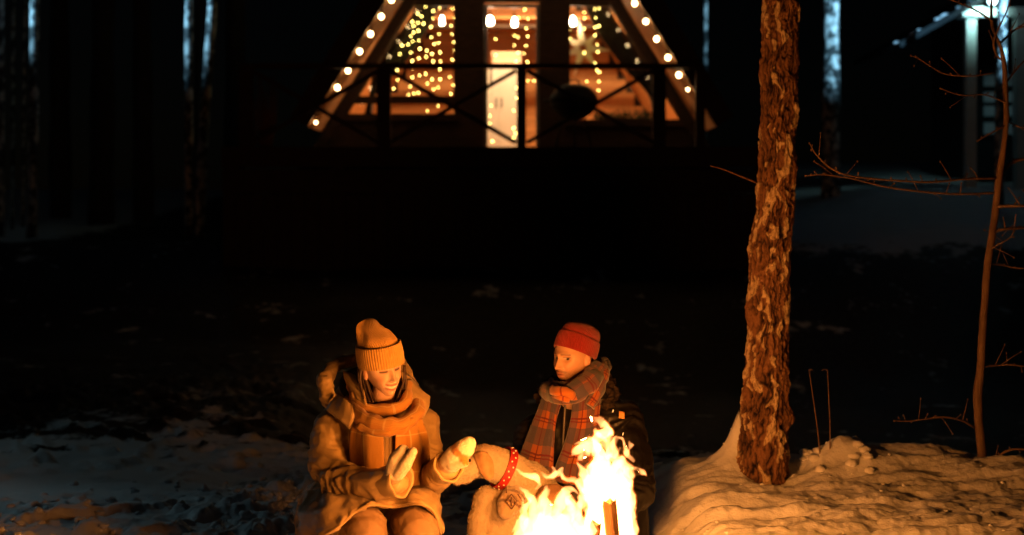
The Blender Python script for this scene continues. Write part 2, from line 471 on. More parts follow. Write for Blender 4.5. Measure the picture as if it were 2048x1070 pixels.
cabin = thing('cabin', 'dark wooden A-frame cabin with lit windows above a deck', 'cabin', (0, WY, 1.2))
for s in (-1, 1):
    g = G()
    zb = 2.58; t = 0.22
    n = np.array([s * 1.0, SL]) / math.hypot(1, SL)            # outward normal in x,z
    a = np.array([0, APEX]); b = np.array([s * half(zb), zb])
    poly = [a, b, b + n * t, a + n * t + np.array([0, 0.1])]
    if s < 0: poly = poly[::-1]
    g.prism([tuple(q) for q in poly], FY + 0.06, 26.5)
    roof = gobj('roof', g, M_ROOFWOOD, cabin)
    g = G(); poly = [a + np.array([0, -0.02]), b, b + n * 0.26, a + n * 0.26 + np.array([0, 0.12])]
    if s < 0: poly = poly[::-1]
    g.prism([tuple(q) for q in poly], FY, FY + 0.057); gobj('fascia_board', g, M_DARKWOOD, roof)
    # dark rafter trim where the roof meets the front wall
    g = G(); w = 0.17
    poly = [(s * half(DZ), DZ), (s * (half(DZ) - w), DZ), (s * max(half(6.6) - w, 0.01), 6.6), (s * half(6.6), 6.6)]
    if s > 0: poly = poly[::-1]
    g.prism([(x - s * 0.004, z) for x, z in poly], WY - 0.10, WY + 0.06); gobj('rafter', g, M_DARKWOOD, cabin)
DL, DR = PX(975, WY), PX(1072, WY)
WL, WR = PX(915, WY), PX(1133, WY)
ZD = 4.36; ZW = 4.43; ZS = PZ(235, WY); ZS2 = PZ(246, WY)
g = G()
g.box((WL, WY - 0.06, DZ), (DL - 0.05, WY + 0.08, ZW)); g.box((DR + 0.05, WY - 0.06, DZ), (WR, WY + 0.08, ZW))
for s, zs in ((-1, ZS), (1, ZS2)):
    xi = WR * 1.0
    poly = [(s * xi, DZ), (s * half(DZ), DZ), (s * half(zs), zs), (s * xi, zs)]
    if s > 0: poly = poly
    g.prism(poly if s > 0 else poly[::-1], WY - 0.05, WY + 0.05)
g.prism([(-half(ZW), ZW), (half(ZW), ZW), (0.02, APEX - 0.05), (-0.02, APEX - 0.05)], WY - 0.055, WY + 0.055)
gobj('front_wall', g, M_DARKWOOD, cabin)
# windows
for s, zs in ((-1, ZS), (1, ZS2)):
    xi = WR; xt = half(ZW) - 0.165; xb = half(zs) - 0.165
    g = G(); f = 0.05
    g.bar((s * (xi + f/2), WY, zs), (s * (xi + f/2), WY, ZW), 0.09, f, up=(1, 0, 0))
    g.bar((s * xi, WY, zs + f/2), (s * xb, WY, zs + f/2), 0.092, f)
    g.bar((s * xi, WY, ZW - f/2), (s * (xt + 0.03), WY, ZW - f/2), 0.088, f)
    g.bar((s * xb, WY, zs), (s * xt, WY, ZW), 0.094, f, up=(1, 0, 0))
    if s < 0: g.bar((s * xi, WY, PZ(200, WY)), (s * (half(PZ(200, WY)) - 0.17), WY, PZ(200, WY)), 0.086, 0.11)
    win = gobj('window', g, M_DARKWOOD, cabin)
    g = G(); g.prism([(s * xi, zs), (s * xb, zs), (s * xt, ZW), (s * xi, ZW)][::(1 if s > 0 else -1)], WY + 0.012, WY + 0.018)
    gobj('pane', g, M_GLASS, win)
    g = G(); g.box((min(s * xi, s * xb), WY - 0.16, zs - 0.05), (max(s * xi, s * xb), WY - 0.053, zs - 0.004)); gobj('sill', g, M_DARKWOOD, win)
# door
g = G(); fw = 0.045
g.box((DL - 0.048, WY - 0.03, DZ), (DL, WY + 0.05, ZD + 0.05)); g.box((DR, WY - 0.03, DZ), (DR + 0.048, WY + 0.05, ZD + 0.05))
g.box((DL + 0.002, WY - 0.028, ZD), (DR - 0.002, WY + 0.048, ZD + 0.048)); g.box((DL + 0.002, WY - 0.028, DZ), (DR - 0.002, WY + 0.048, DZ + 0.07))
door = gobj('door', g, M_GREYFRAME, cabin)
g = G(); g.box((DL + 0.001, WY + 0.01, DZ + 0.07), (DR - 0.001, WY + 0.018, ZD)); gobj('pane', g, M_GLASS, door)
g = G(); g.tube([(DL + 0.05, WY - 0.09, 3.25), (DL + 0.05, WY - 0.09, 3.5)], 0.012, 8); gobj('handle', g, M_BLACKMETAL, door)
# inside: floor, back wall of planks, joist, lining of the slopes
BY = 24.6
g = G(); g.box((-2.9, WY + 0.1, DZ - 0.1), (2.9, BY, DZ)); gobj('floor', g, M_PINE, cabin)
zz = DZ; k = 0
while zz < 6.3:
    hh = 0.235; w = half(zz + hh) - 0.03
    g = G(); g.box((-w, BY - 0.02 * (k % 2), zz + 0.004), (w, BY + 0.05, zz + hh - 0.006)); gobj('plank', g, M_PINE, cabin)
    zz += hh; k += 1
g = G(); g.prism([(-half(DZ), DZ), (half(DZ), DZ), (0, APEX)], BY + 0.052, BY + 0.1); gobj('back_wall', g, M_DARKWOOD, cabin)
g = G(); g.box((-3.05, WY - 0.02, 0.6), (3.05, 26.0, DZ - 0.102)); gobj('added_light_block', g, M_DARKWOOD, cabin)  # unseen block added under the cabin to stop light leaking out
for s in (-1, 1):                                     # lining boards along each slope
    z0 = DZ
    while z0 < 6.2:
        z1 = z0 + 0.22
        g = G()
        n = np.array([-s * 1.0, -SL]) / math.hypot(1, SL)
        a = np.array([s * half(z0 + 0.004), z0 + 0.004]); b = np.array([s * half(z1), z1])
        poly = [a + n * 0.004, b + n * 0.004, b + n * 0.03, a + n * 0.03]
        g.prism([tuple(q) for q in (poly if s < 0 else poly[::-1])], WY + 0.09, BY - 0.03); gobj('lining_board', g, M_PINE, cabin)
        z0 = z1
g = G(); g.box((-1.9, 22.5, PZ(57, 22.6)), (1.9, 22.68, PZ(50, 22.6))); gobj('joist', g, M_DARKWOOD, cabin)
g = G(); g.box((-1.75, 22.7, PZ(48, 23.4)), (1.75, BY - 0.03, PZ(44, 23.4))); gobj('loft_floor', g, M_PINE, cabin)

# swagged curtains inside each window
for s, lab in ((-1, 'left'), (1, 'right')):
    d = WY + 0.22
    top = [(s * PX(x, d)) for x in (1168, 1180, 1196, 1213)]
    rows = []
    for py, xs in ((-4, (1163, 1180, 1196, 1211)), (40, (1182, 1200, 1218, 1233)), (90, (1212, 1228, 1248, 1268)), (140, (1250, 1266, 1284, 1301)), (190, (1296, 1300, 1305, 1310)), (232, (1304, 1309, 1315, 1320))):
        rows.append([(s * PX(x, d), d + 0.04 * ((i % 2) - 0.5), PZ(py, d)) for i, x in enumerate(xs)])
    V, F, UV = sheet(rows, 5, 0.008, 0.03, 9, 3 + s)
    o = obj('curtain', V, F, M_CURTAIN, None, uv=UV, base=rows[-1][0])
    tag(o, f'dark curtain tied back inside the {lab} window of the cabin', 'curtain', 'cabin curtains')

# white wardrobe seen through the door, pink storage box on top
ward = thing('wardrobe', 'tall white wardrobe standing behind the glass door', 'wardrobe', (PX(1004, 22), 22.0, DZ))
g = G(); x0, x1 = PX(955, 22), PX(1042, 22); zt = PZ(137, 22)
g.box((x0, 22.02, DZ), (x1, 22.6, zt)); gobj('carcass', g, M_WHITE, ward)
xm = (x0 + x1) / 2
for a, b in ((x0 + 0.006, xm - 0.003), (xm + 0.003, x1 - 0.006)):
    g = G(); g.box((a, 21.998, DZ + 0.05), (b, 22.018, zt - 0.01)); dd = gobj('door', g, M_WHITE, ward)
    g = G(); g.box(((b - 0.05) if a < xm - 0.1 else a + 0.03, 21.975, DZ + 0.75), ((b - 0.035) if a < xm - 0.1 else a + 0.045, 21.996, DZ + 0.9)); gobj('handle', g, M_BLACKMETAL, dd)
boxm = mat('pink card', (0.62, 0.42, 0.32), (0.55, 0.36, 0.27), 5, 0.8)
sb = thing('storage_box', 'pale pink storage box on top of the white wardrobe', 'box', (PX(1012, 22.2), 22.25, zt + 0.002))
g = G(); g.box((PX(985, 22.2), 22.1, zt + 0.002), (PX(1042, 22.2), 22.45, zt + 0.21)); gobj('body', g, boxm, sb)
g = G(); g.box((PX(983.5, 22.2), 22.09, zt + 0.212), (PX(1043.5, 22.2), 22.46, zt + 0.27)); gobj('lid', g, boxm, sb)

# paper star hanging in the right window
star_m = mat('cream paper', (0.85, 0.78, 0.62), (0.78, 0.7, 0.54), 4, 0.8)
sc_ = W(1166, 96, WY + 0.32); st = thing('paper_star', 'large cream paper star hanging in the right cabin window', 'star', sc_)
for k in range(7):
    a = math.radians(90 + k * 360 / 7 + 8); L = 0.44 if k in (0, 3, 5) else 0.33
    tip = np.array([math.cos(a) * L, 0.02, math.sin(a) * L])
    bl = []
    for e in range(4):
        b2 = math.pi / 2 * e + math.pi / 4
        side = np.array([-math.sin(a), 0, math.cos(a)]); bl.append(np.array([math.cos(a), 0, math.sin(a)]) * 0.05 + side * 0.085 * math.cos(b2) + np.array([0, 0.085 * math.sin(b2), 0]))
    obj('point', np.array(bl + [tip]) + sc_, [(0, 1, 4), (1, 2, 4), (2, 3, 4), (3, 0, 4), (3, 2, 1, 0)], star_m, st, smooth=False)
g = G(); g.tube([sc_, sc_ + np.array([0, 0, 0.75])], 0.004, 5); gobj('cord', g, M_WIRE, st)

# low plants along the right sill
leafm = mat('pine sprig', (0.05, 0.075, 0.035), (0.03, 0.05, 0.02), 20, 0.8)
pl = thing('window_garland', 'evergreen sprigs lying along the sill inside the right window', 'garland', (PX(1255, WY), WY + 0.2, ZS2 + 0.05))
g = G()
for k in range(170):
    x = PX(random.uniform(1190, 1315), WY); z = ZS2 + random.uniform(0.04, 0.14); a = random.uniform(0, 6.28); e = random.uniform(-0.2, 1.3); L = random.uniform(0.07, 0.17)
    p = np.array([x, WY + 0.17 + random.uniform(-0.04, 0.06), z]); v = np.array([math.cos(a) * math.cos(e), math.sin(a) * math.cos(e) * 0.4, math.sin(e)]) * L
    sd = np.cross(v, (0, 1, 0)); sd = sd / (np.linalg.norm(sd) + 1e-6) * 0.012
    g.add([p - sd, p + sd, p + v], [(0, 1, 2)])
gobj('sprigs', g, leafm, pl)
g = G(); g.tube([(PX(1190, WY), WY + 0.17, ZS2 + 0.08), (PX(1255, WY), WY + 0.18, ZS2 + 0.07), (PX(1318, WY), WY + 0.17, ZS2 + 0.08)], 0.012, 6); gobj('stem', g, M_WIRE, pl)

# lamp inside the cabin: a shaded ceiling lamp
il = thing('ceiling_lamp', 'warm ceiling lamp hanging inside the cabin behind the header', 'lamp', (0.25, 20.98, 5.45))
g = G(); g.tube([(0.25, 20.98, 5.45), (0.25, 20.98, 5.62)], [0.16, 0.06], 20); gobj('lamp_shade', g, M_WHITE, il, True)
g = G(); g.tube([(0.25, 20.98, 5.63), (0.25, 20.98, 6.6)], 0.008, 6); gobj('cord', g, M_WIRE, il)
g = G(); g.sphere((0.25, 20.98, 5.38), (0.05, 0.05, 0.06)); gobj('bulb', g, glow('cabin bulb', (1, 0.7, 0.4), 20), il, True)
def spot(name, loc, aim, w, cone, blend, colr, rad, parent):
    L = bpy.data.lights.new(name, 'SPOT'); L.energy = w; L.color = colr; L.shadow_soft_size = rad; L.spot_size = R(cone); L.spot_blend = blend
    o = bpy.data.objects.new(name, L); COL.objects.link(o); o.parent = parent
    o.location = tuple(np.asarray(loc, float) - root_base(parent)); o.rotation_euler = Vector(np.asarray(aim, float) - np.asarray(loc, float)).to_track_quat('-Z', 'Y').to_euler(); return o
def point(name, loc, w, colr, rad, parent):
    L = bpy.data.lights.new(name, 'POINT'); L.energy = w; L.color = colr; L.shadow_soft_size = rad
    o = bpy.data.objects.new(name, L); COL.objects.link(o); o.parent = parent
    o.location = tuple(np.asarray(loc, float) - root_base(parent)); return o
spot('bulb_light', (0.25, 20.98, 5.20), (0.25, 22.45, 2.6), 160, 120, 0.5, (1, 0.62, 0.29), 0.12, il)
point('bulb_light', (0.25, 20.98, 5.22), 760, (1, 0.62, 0.29), 0.12, il)

# four pendant bulbs just inside the glass
for k, (px, py, w) in enumerate(((884, 41, 0.8), (980, 41, 1.3), (1029, 44, 1.0), (1146, 42, 1.0))):
    c = W(px, py, WY + 0.3)
    who = ('in the left window', 'at the left edge of the glass door', 'in the middle of the glass door', 'in the right window beside the star')[k]
    t = thing('pendant_bulb', f'glowing white pendant bulb hanging {who}', 'bulb', c, 'pendant bulbs in a row inside the cabin')
    prof = [(0.0, -0.07), (0.03, -0.062), (0.042, -0.03), (0.04, 0.0), (0.024, 0.045), (0.018, 0.065)]
    g = G(); g.tube([c + np.array([0, 0, z]) for r, z in prof], [max(r, 0.003) * w for r, z in prof], 12); gobj('glass', g, M_PENDANT, t, True)
    g = G(); g.tube([c + np.array([0, 0, 0.066]), c + np.array([0, 0, 0.115])], 0.02, 10); gobj('socket', g, M_BLACKMETAL, t)
    g = G(); g.tube([c + np.array([0, 0, 0.116]), c + np.array([0, 0, 1.2])], 0.005, 5); gobj('cord', g, M_WIRE, t)
    if k in (1, 3): point('bulb_light', c + np.array([0, 0.0, -0.1]), 7 if k == 1 else 15, (1, 0.66, 0.32), 0.05, t)

# globe bulbs strung along the roof edge
bulb_g = G(); bulb_g.sphere((0, 0, 0), (0.030, 0.030, 0.034), 14); Vb, Fb = bulb_g.arrays(); bulb_me = mesh('bulb', Vb, Fb); bulb_me.materials.append(M_BULB)
sock_g = G(); sock_g.tube([(0, 0, 0.04), (0, 0, 0.085)], 0.018, 8); Vs, Fs = sock_g.arrays(); sock_me = mesh('socket', Vs, Fs); sock_me.materials.append(M_BLACKMETAL)
for s in (-1, 1):
    lab = 'left' if s < 0 else 'right'
    seen = [(768, 0), (748, 33), (726, 68), (705, 103), (683, 141), (660, 175), (620, 245)] if s < 0 else [(1281, 7), (1303, 43), (1325, 78), (1345, 115), (1366, 150), (1394, 179)]
    d = FY + 0.13
    pts = [W(px, py, d) for px, py in seen]
    up = []
    q = pts[0].copy()
    while q[2] < APEX - 0.7:
        q = q + np.array([-s * 0.148, 0, 0.24]); up.append(q.copy())
    pts = up[::-1] + pts
    # keep each bulb just inside the boards
    for p in pts: p[0] = s * min(abs(p[0]), half(p[2]) - 0.06)
    t = thing('roof_string_light', f'string of round warm bulbs along the {lab} roof edge of the cabin', 'string lights', pts[-1], 'string lights on the cabin roof')
    g = G(); w = []
    for a, b in zip(pts[:-1], pts[1:]):
        w += [a + np.array([0, 0, 0.09]), (a + b) / 2 + np.array([0, 0, 0.05])]
    w.append(pts[-1] + np.array([0, 0, 0.09])); g.tube(spline(w, 3), 0.006, 6); gobj('cable', g, M_WIRE, t, True)
    for i, p in enumerate(pts):
        sc = 0.55 if i == len(pts) - 1 else 1.0
        b = inst('bulb', bulb_me, t, p, scale=(sc, sc, sc)); k = inst('socket', sock_me, b, p); k.location = (0, 0, 0)

# curtains of fairy lights (each strand a thing with its own bulbs)
fair = G(); fair.sphere((0, 0, 0), (0.0075, 0.0075, 0.009), 8); Vf, Ff = fair.arrays(); fair_me = mesh('fairy_bulb', Vf, Ff); fair_me.materials.append(M_FAIRY)
CROP = 1605 / 480
left_pts = [(822,37),(907,45),(1000,55),(1088,57),(958,73),(855,93),(880,110),(818,145),(855,152),(893,158),(942,180),(958,123),(1097,118),(1078,172),(825,175),(826,217),(858,205),(808,243),(945,248),(997,227),(820,276),(862,272),(790,297),(750,304),(964,295),(993,288),(1083,230),(1095,280),(868,326),(915,338),(1097,340),(735,360),(807,352),(1005,350),(910,380),(950,360),(862,390),(1007,410),(958,410),(1085,400),(818,408),(716,468),(815,460),(867,505),(907,495),(950,530),(1003,465),(1004,530),(1068,515),(720,533),(818,517),(803,580),(820,573),(990,585),(960,597),(920,558),(1090,570),(694,592),(792,633),(828,626),(858,622),(1075,628),(990,708),(988,770),(920,742)]
door_pts = [(105,262),(107,370),(230,238),(255,248),(230,303),(253,353),(240,410),(322,125),(300,65),(258,120),(318,243),(310,190),(308,305),(295,358),(318,415),(75,485),(245,587),(245,655),(75,705),(67,775),(65,825),(58,840),(225,740),(225,857),(238,892),(227,920),(82,945),(320,540),(362,540)]
right_pts = [(600,200),(603,257),(697,83),(700,123),(697,193),(697,352),(693,430),(768,62),(797,57),(773,120),(770,182),(795,175),(770,235),(785,297),(787,347),(768,423),(783,470),(797,483),(795,545),(793,605),(715,545)]
left_cols = [705, 742, 798, 822, 860, 905, 955, 998, 1086]
door_cols = [78, 238, 312]; right_cols = [601, 698, 781]
ORD = ['leftmost', 'second from left', 'third from left', 'fourth from left', 'fifth from left', 'sixth from left', 'seventh from left', 'eighth from left', 'rightmost']
for P_, C_, ox, where in ((left_pts, left_cols, 580, 'left window'), (door_pts, door_cols, 960, 'glass door'), (right_pts, right_cols, 960, 'right window')):
    groups = {c: [] for c in C_}
    for x, y in P_: groups[min(C_, key=lambda c: abs(c - x))].append((x, y))
    for k, c in enumerate(C_):
        d = WY + 0.12 + 0.03 * (k % 2)
        pts = sorted(groups[c], key=lambda q: q[1])
        ws = [W(ox + x / CROP, y / CROP, d) for x, y in pts]
        topz = 4.40; top = ws[0].copy(); top[2] = topz + 0.02
        lab = (ORD[k] if len(C_) > 3 else ('left', 'middle', 'right')[k])
        t = thing('fairy_light_strand', f'hanging strand of tiny yellow fairy lights, {lab} strand in the {where}', 'fairy lights', top, 'fairy light curtains in the cabin')
        g = G(); path = [top] + [w_ + np.array([0.012, 0.004, 0]) for w_ in ws]
        path = [p for i, p in enumerate(path) if i == 0 or np.linalg.norm(p - path[i-1]) > 0.02]
        if len(path) > 1: g.tube(path, 0.0018, 5); gobj('wire', g, M_WIRE, t, True)
        for w_ in ws: inst('fairy_bulb', fair_me, t, w_, scale=(random.uniform(0.75, 1.15),) * 3)

# ------------------------------------------------------------------ deck, railing, grill
deck = thing('deck', 'raised dark wooden deck in front of the cabin', 'deck', (0, 19.2, 1.1))
x0, x1, y0 = -3.75, 3.35, 18.5
y = y0
while y < WY - 0.07:
    g = G(); g.box((x0, y, DZ - 0.035), (x1, min(y + 0.135, WY - 0.07), DZ)); gobj('deck_board', g, M_DARKWOOD, deck); y += 0.142
g = G(); g.box((x0 - 0.02, y0 - 0.05, DZ - 0.26), (x1 + 0.02, y0 - 0.004, DZ + 0.003)); gobj('front_beam', g, M_DARKWOOD, deck)
g = G(); g.box((x0 - 0.01, y0 - 0.048, DZ - 0.60), (x1 + 0.01, y0 - 0.006, DZ - 0.29)); gobj('skirt_board', g, M_DARKWOOD, deck)
x = x0
while x < x1:
    g = G(); g.box((x, y0 - 0.045, hz(x, y0) - 0.3), (min(x + 0.17, x1), y0 - 0.012, DZ - 0.61)); gobj('shade_plank', g, M_DARKWOOD, deck); x += 0.178  # dark planks added where only shade lies under the deck, blocking light
for x in np.linspace(x0 + 0.1, x1 - 0.1, 6):
    zg = hz(x, y0) - 0.2
    g = G(); g.box((x - 0.08, y0 + 0.01, zg), (x + 0.08, y0 + 0.17, DZ - 0.036)); gobj('support_post', g, M_DARKWOOD, deck)
rail = thing('deck_railing', 'dark wooden deck railing with crossed braces', 'railing', (0, y0 + 0.06, DZ))
RY = y0 + 0.06; ZR = PZ(132, RY)
g = G(); g.box((PX(480, RY), RY - 0.06, ZR - 0.035), (PX(1402, RY), RY + 0.06, ZR + 0.03)); gobj('top_rail', g, M_DARKWOOD, rail)
posts = [PX(p, RY) for p in (493, 768, 1043, 1318)] + [PX(1400, RY)]
for x, w in zip(posts, (0.09, 0.09, 0.06, 0.085, 0.06)):
    g = G(); g.box((x - w, RY - 0.05, DZ + 0.001), (x + w, RY + 0.05, ZR - 0.037)); gobj('post', g, M_DARKWOOD, rail)
for a, b in zip(posts[:-1], posts[1:]):
    if b - a < 1: continue
    g = G(); g.bar((a + 0.07, RY - 0.012, ZR - 0.06), (b - 0.07, RY - 0.012, DZ + 0.06), 0.055, 0.02, up=(0, 1, 0)); gobj('brace', g, M_DARKWOOD, rail)
    g = G(); g.bar((a + 0.07, RY + 0.012, DZ + 0.06), (b - 0.07, RY + 0.012, ZR - 0.06), 0.055, 0.02, up=(0, 1, 0)); gobj('brace', g, M_DARKWOOD, rail)
gd = 19.35; gc = W(1148, 205, gd)
gr = thing('kettle_grill', 'round black kettle grill with domed lid on the deck', 'grill', (gc[0], gd, DZ))
def lathe(profile, c, n=28, a0=0, a1=2 * math.pi):
    V = []; F = []; m = len(profile)
    for r, z in profile:
        for j in range(n):
            a = 2 * math.pi * j / n; V.append((c[0] + r * math.cos(a), c[1] + r * math.sin(a), c[2] + z))
    for i in range(m - 1):
        for j in range(n): F.append((i*n+j, i*n+(j+1) % n, (i+1)*n+(j+1) % n, (i+1)*n+j))
    F.append(tuple(range(n-1, -1, -1))); F.append(tuple(range((m-1)*n, m*n)))
    return np.array(V), F
V, F = lathe([(0.335, 0.0), (0.33, 0.05), (0.30, 0.12), (0.24, 0.19), (0.15, 0.235), (0.03, 0.255), (0.004, 0.257)], gc); lid = obj('lid', V, F, M_BLACKMETAL, gr)
g = G(); g.tube(spline([gc + np.array([-0.08, 0, 0.24]), gc + np.array([-0.05, 0, 0.3]), gc + np.array([0.05, 0, 0.3]), gc + np.array([0.08, 0, 0.24])], 4), 0.012, 8); gobj('handle', g, M_BLACKMETAL, lid, True)
V, F = lathe([(0.02, -0.24), (0.13, -0.22), (0.23, -0.16), (0.3, -0.08), (0.328, -0.006)], gc); obj('bowl', V, F, M_BLACKMETAL, gr)
for k in range(3):
    a = 2.1 * k + 0.5; g = G(); g.tube([gc + np.array([0.16 * math.cos(a), 0.16 * math.sin(a), -0.2]), np.array([gc[0] + 0.3 * math.cos(a), gd + 0.3 * math.sin(a), DZ + 0.003])], 0.013, 8); gobj('leg', g, M_BLACKMETAL, gr, True)
g = G(); g.tube([gc + np.array([-0.32, 0, 0.02]), gc + np.array([-0.42, 0, 0.02])], 0.015, 8); gobj('side_handle', g, M_BLACKMETAL, gr, True)
# bundle of dry stalks standing at the left end of the deck
dry = mat('dry brown stalks', (0.24, 0.11, 0.04), (0.14, 0.06, 0.025), 20, 0.9)
bc = W(525, 285, RY + 0.35); bc[2] = DZ
bt = thing('stalk_bundle', 'tall bundle of dry brown stalks leaning at the left deck end', 'stalks', bc)
for k in range(26):
    a = random.uniform(0, 6.28); p = bc + np.array([0.12 * math.cos(a), 0.08 * math.sin(a), 0]); h = random.uniform(0.6, 1.05)
    q = p + np.array([random.uniform(-0.1, 0.12), random.uniform(-0.05, 0.05), h])
    g = G(); g.tube([p, (p + q) / 2 + np.array([0.02, 0, 0]), q], [0.012, 0.009, 0.003], 6); gobj('stalk', g, dry, bt, True)

# ------------------------------------------------------------------ the big tree beside the fire
M_BARK = mat('rough bark', (1, 1, 1), (0.72, 0.7, 0.7), 45, 0.85, 0.003, 130, tint=True, spec=0.2)
def big_tree():
    prof = [(-1.2, 1566, 33), (-0.6, 1564, 36), (0, 1562, 37), (100, 1559, 38), (200, 1557, 38), (300, 1553, 38), (400, 1551, 39), (500, 1541, 43), (600, 1538, 42), (700, 1535, 43), (800, 1532, 47), (900, 1526, 50), (960, 1523, 54), (1010, 1521, 58)]
    prof = [(p if p >= 0 else p * 300, x, w) for p, x, w in prof]
    arr = np.array(prof, float); d = TREE_D
    zt = np.array([PZ(p, d) for p in arr[:, 0]]); xt = np.array([PX(p, d) for p in arr[:, 1]]); rt = arr[:, 2] / F_PX * d
    o = np.argsort(zt); zt, xt, rt = zt[o], xt[o], rt[o]
    n = 230
    zs = np.concatenate([np.arange(zt[0], 2.95, 0.0038), np.linspace(2.96, 7.5, 160)])
    xs = np.interp(zs, zt, xt); rs = np.interp(zs, zt, rt)
    hi = zs > zt[-1]; rs[hi] = rt[-1] * (1 - 0.08 * (zs[hi] - zt[-1])); xs[hi] = xt[-1] + 0.03 * (zs[hi] - zt[-1])
    a = np.linspace(0, 2 * np.pi, n, endpoint=False)
    A, Z = np.meshgrid(a, zs); Rr = rs[:, None].repeat(n, 1)
    cx, cyy = np.cos(A), np.sin(A)
    P = np.stack([cx * 0.125, cyy * 0.125, Z], -1).reshape(-1, 3)
    warp = np.stack([fbm(P * 9, 2, 60), fbm(P * 9, 2, 61), fbm(P * 6, 2, 62)], -1) * 0.022
    Q = (P + warp) * np.array([40, 40, 9])
    fiss = 1 - np.abs(noise(Q, 63)) * 2.2                    # ridges = cracks
    fiss2 = 1 - np.abs(noise(Q * 2.1, 64)) * 2.2
    crack = np.clip(fiss, 0, 1) ** 2 * 0.8 + np.clip(fiss2, 0, 1) ** 3 * 0.45
    lump = fbm(P * np.array([11, 11, 5]), 4, 66)
    pq = (P + warp * 1.5) * np.array([14, 14, 6.5])
    patch = fbm(pq, 3, 70)
    pm = sstep(0.25, 0.36, patch)                             # peeled, paler plates
    flake = fbm(P * np.array([55, 55, 30]), 3, 73)
    disp = 0.010 * lump - 0.017 * crack * (1 - 0.75 * pm) + 0.003 * pm + 0.006 * flake
    # a knobbly burl low on the right side
    for px, py, s, amp in ((1578, 835, 0.05, 0.035), (1500, 610, 0.07, 0.012), (1590, 340, 0.06, 0.014), (1523, 130, 0.05, 0.014)):
        c = np.array([PX(px, d) - np.interp(PZ(py, d), zt, xt), -0.02, PZ(py, d)])
        D = np.sqrt((P[:, 0] - c[0]) ** 2 + (P[:, 1] - c[1]) ** 2 + (P[:, 2] - c[2]) ** 2)
        disp += amp * np.exp(-(D / s) ** 2)
    flare = 0.035 * np.exp(-((Z.ravel() - 0.12) / 0.13)) * (0.65 + 0.35 * np.cos(A.ravel() * 4 + 0.7)) * (Z.ravel() < 0.9)
    rad = Rr.ravel() - 0.004 + disp + np.clip(flare, 0, 0.06)
    V = np.stack([xs[:, None].repeat(n, 1).ravel() + cx.ravel() * rad, d + cyy.ravel() * rad, Z.ravel()], -1)
    dk = np.array([0.022, 0.012, 0.009]); md_ = np.array([0.25, 0.125, 0.065]); pale = np.array([0.66, 0.50, 0.31])
    k = np.clip(1.05 - crack * 1.25 + 0.5 * lump + 0.35 * flake, 0, 1)[:, None]
    colr = dk * (1 - k) + md_ * k
    rd = sstep(0.0, 0.5, noise(P * np.array([16, 16, 7]), 75))[:, None]
    colr = colr * (1 - 0.35 * rd) + np.array([0.30, 0.15, 0.08]) * 0.35 * rd * k
    pk = (pm * np.clip(1.1 - 1.1 * np.clip(fiss2, 0, 1) ** 4 + 0.3 * flake, 0.2, 1))[:, None]
    colr = colr * (1 - pk) + pale * pk
    m = len(zs); i = np.arange((m - 1) * n); j = (i // n) * n + (i % n + 1) % n
    F = np.stack([i, j, j + n, i + n], -1)
    t = thing('old_tree', 'thick rough-barked tree trunk with peeling pale patches right of the fire', 'tree', (xt[0], d, zt[0]))
    obj('trunk', V, F, M_BARK, t, cols=colr)
    # limbs high up and two bare twigs
    tw = mat('bare twig', (0.16, 0.075, 0.04), (0.09, 0.04, 0.025), 30, 0.85)
    b = spline([W(1515, 366, d), W(1480, 352, d - 0.05), W(1445, 338, d - 0.08), W(1421, 332, d - 0.1)], 4)
    g = G(); g.tube(b, np.linspace(0.006, 0.0022, len(b)), 6); gobj('twig', g, tw, t, True)
    for k in range(9):
        z = 3.5 + 0.42 * k; a = k * 2.4; L = 1.9 - 0.13 * k
        p = np.array([xt[-1] + 0.03 * (z - zt[-1]), d, z]); v = np.array([math.cos(a), math.sin(a), 0.55])
        path = spline([p, p + v * L * 0.35, p + v * L * 0.7 + np.array([0, 0, 0.15]), p + v * L + np.array([0.1, 0, 0.4])], 4)
        g = G(); g.tube(path, np.linspace(0.035, 0.006, len(path)), 7)
        for e in range(6):
            q = path[4 + e]; v2 = v + np.array([random.uniform(-1, 1), random.uniform(-1, 1), random.uniform(-0.2, 0.6)])
            g.tube([q, q + v2 * 0.2, q + v2 * 0.38 + np.array([0, 0, 0.05])], [0.008, 0.005, 0.002], 5)
        gobj('branch', g, tw, t, True)
big_tree()

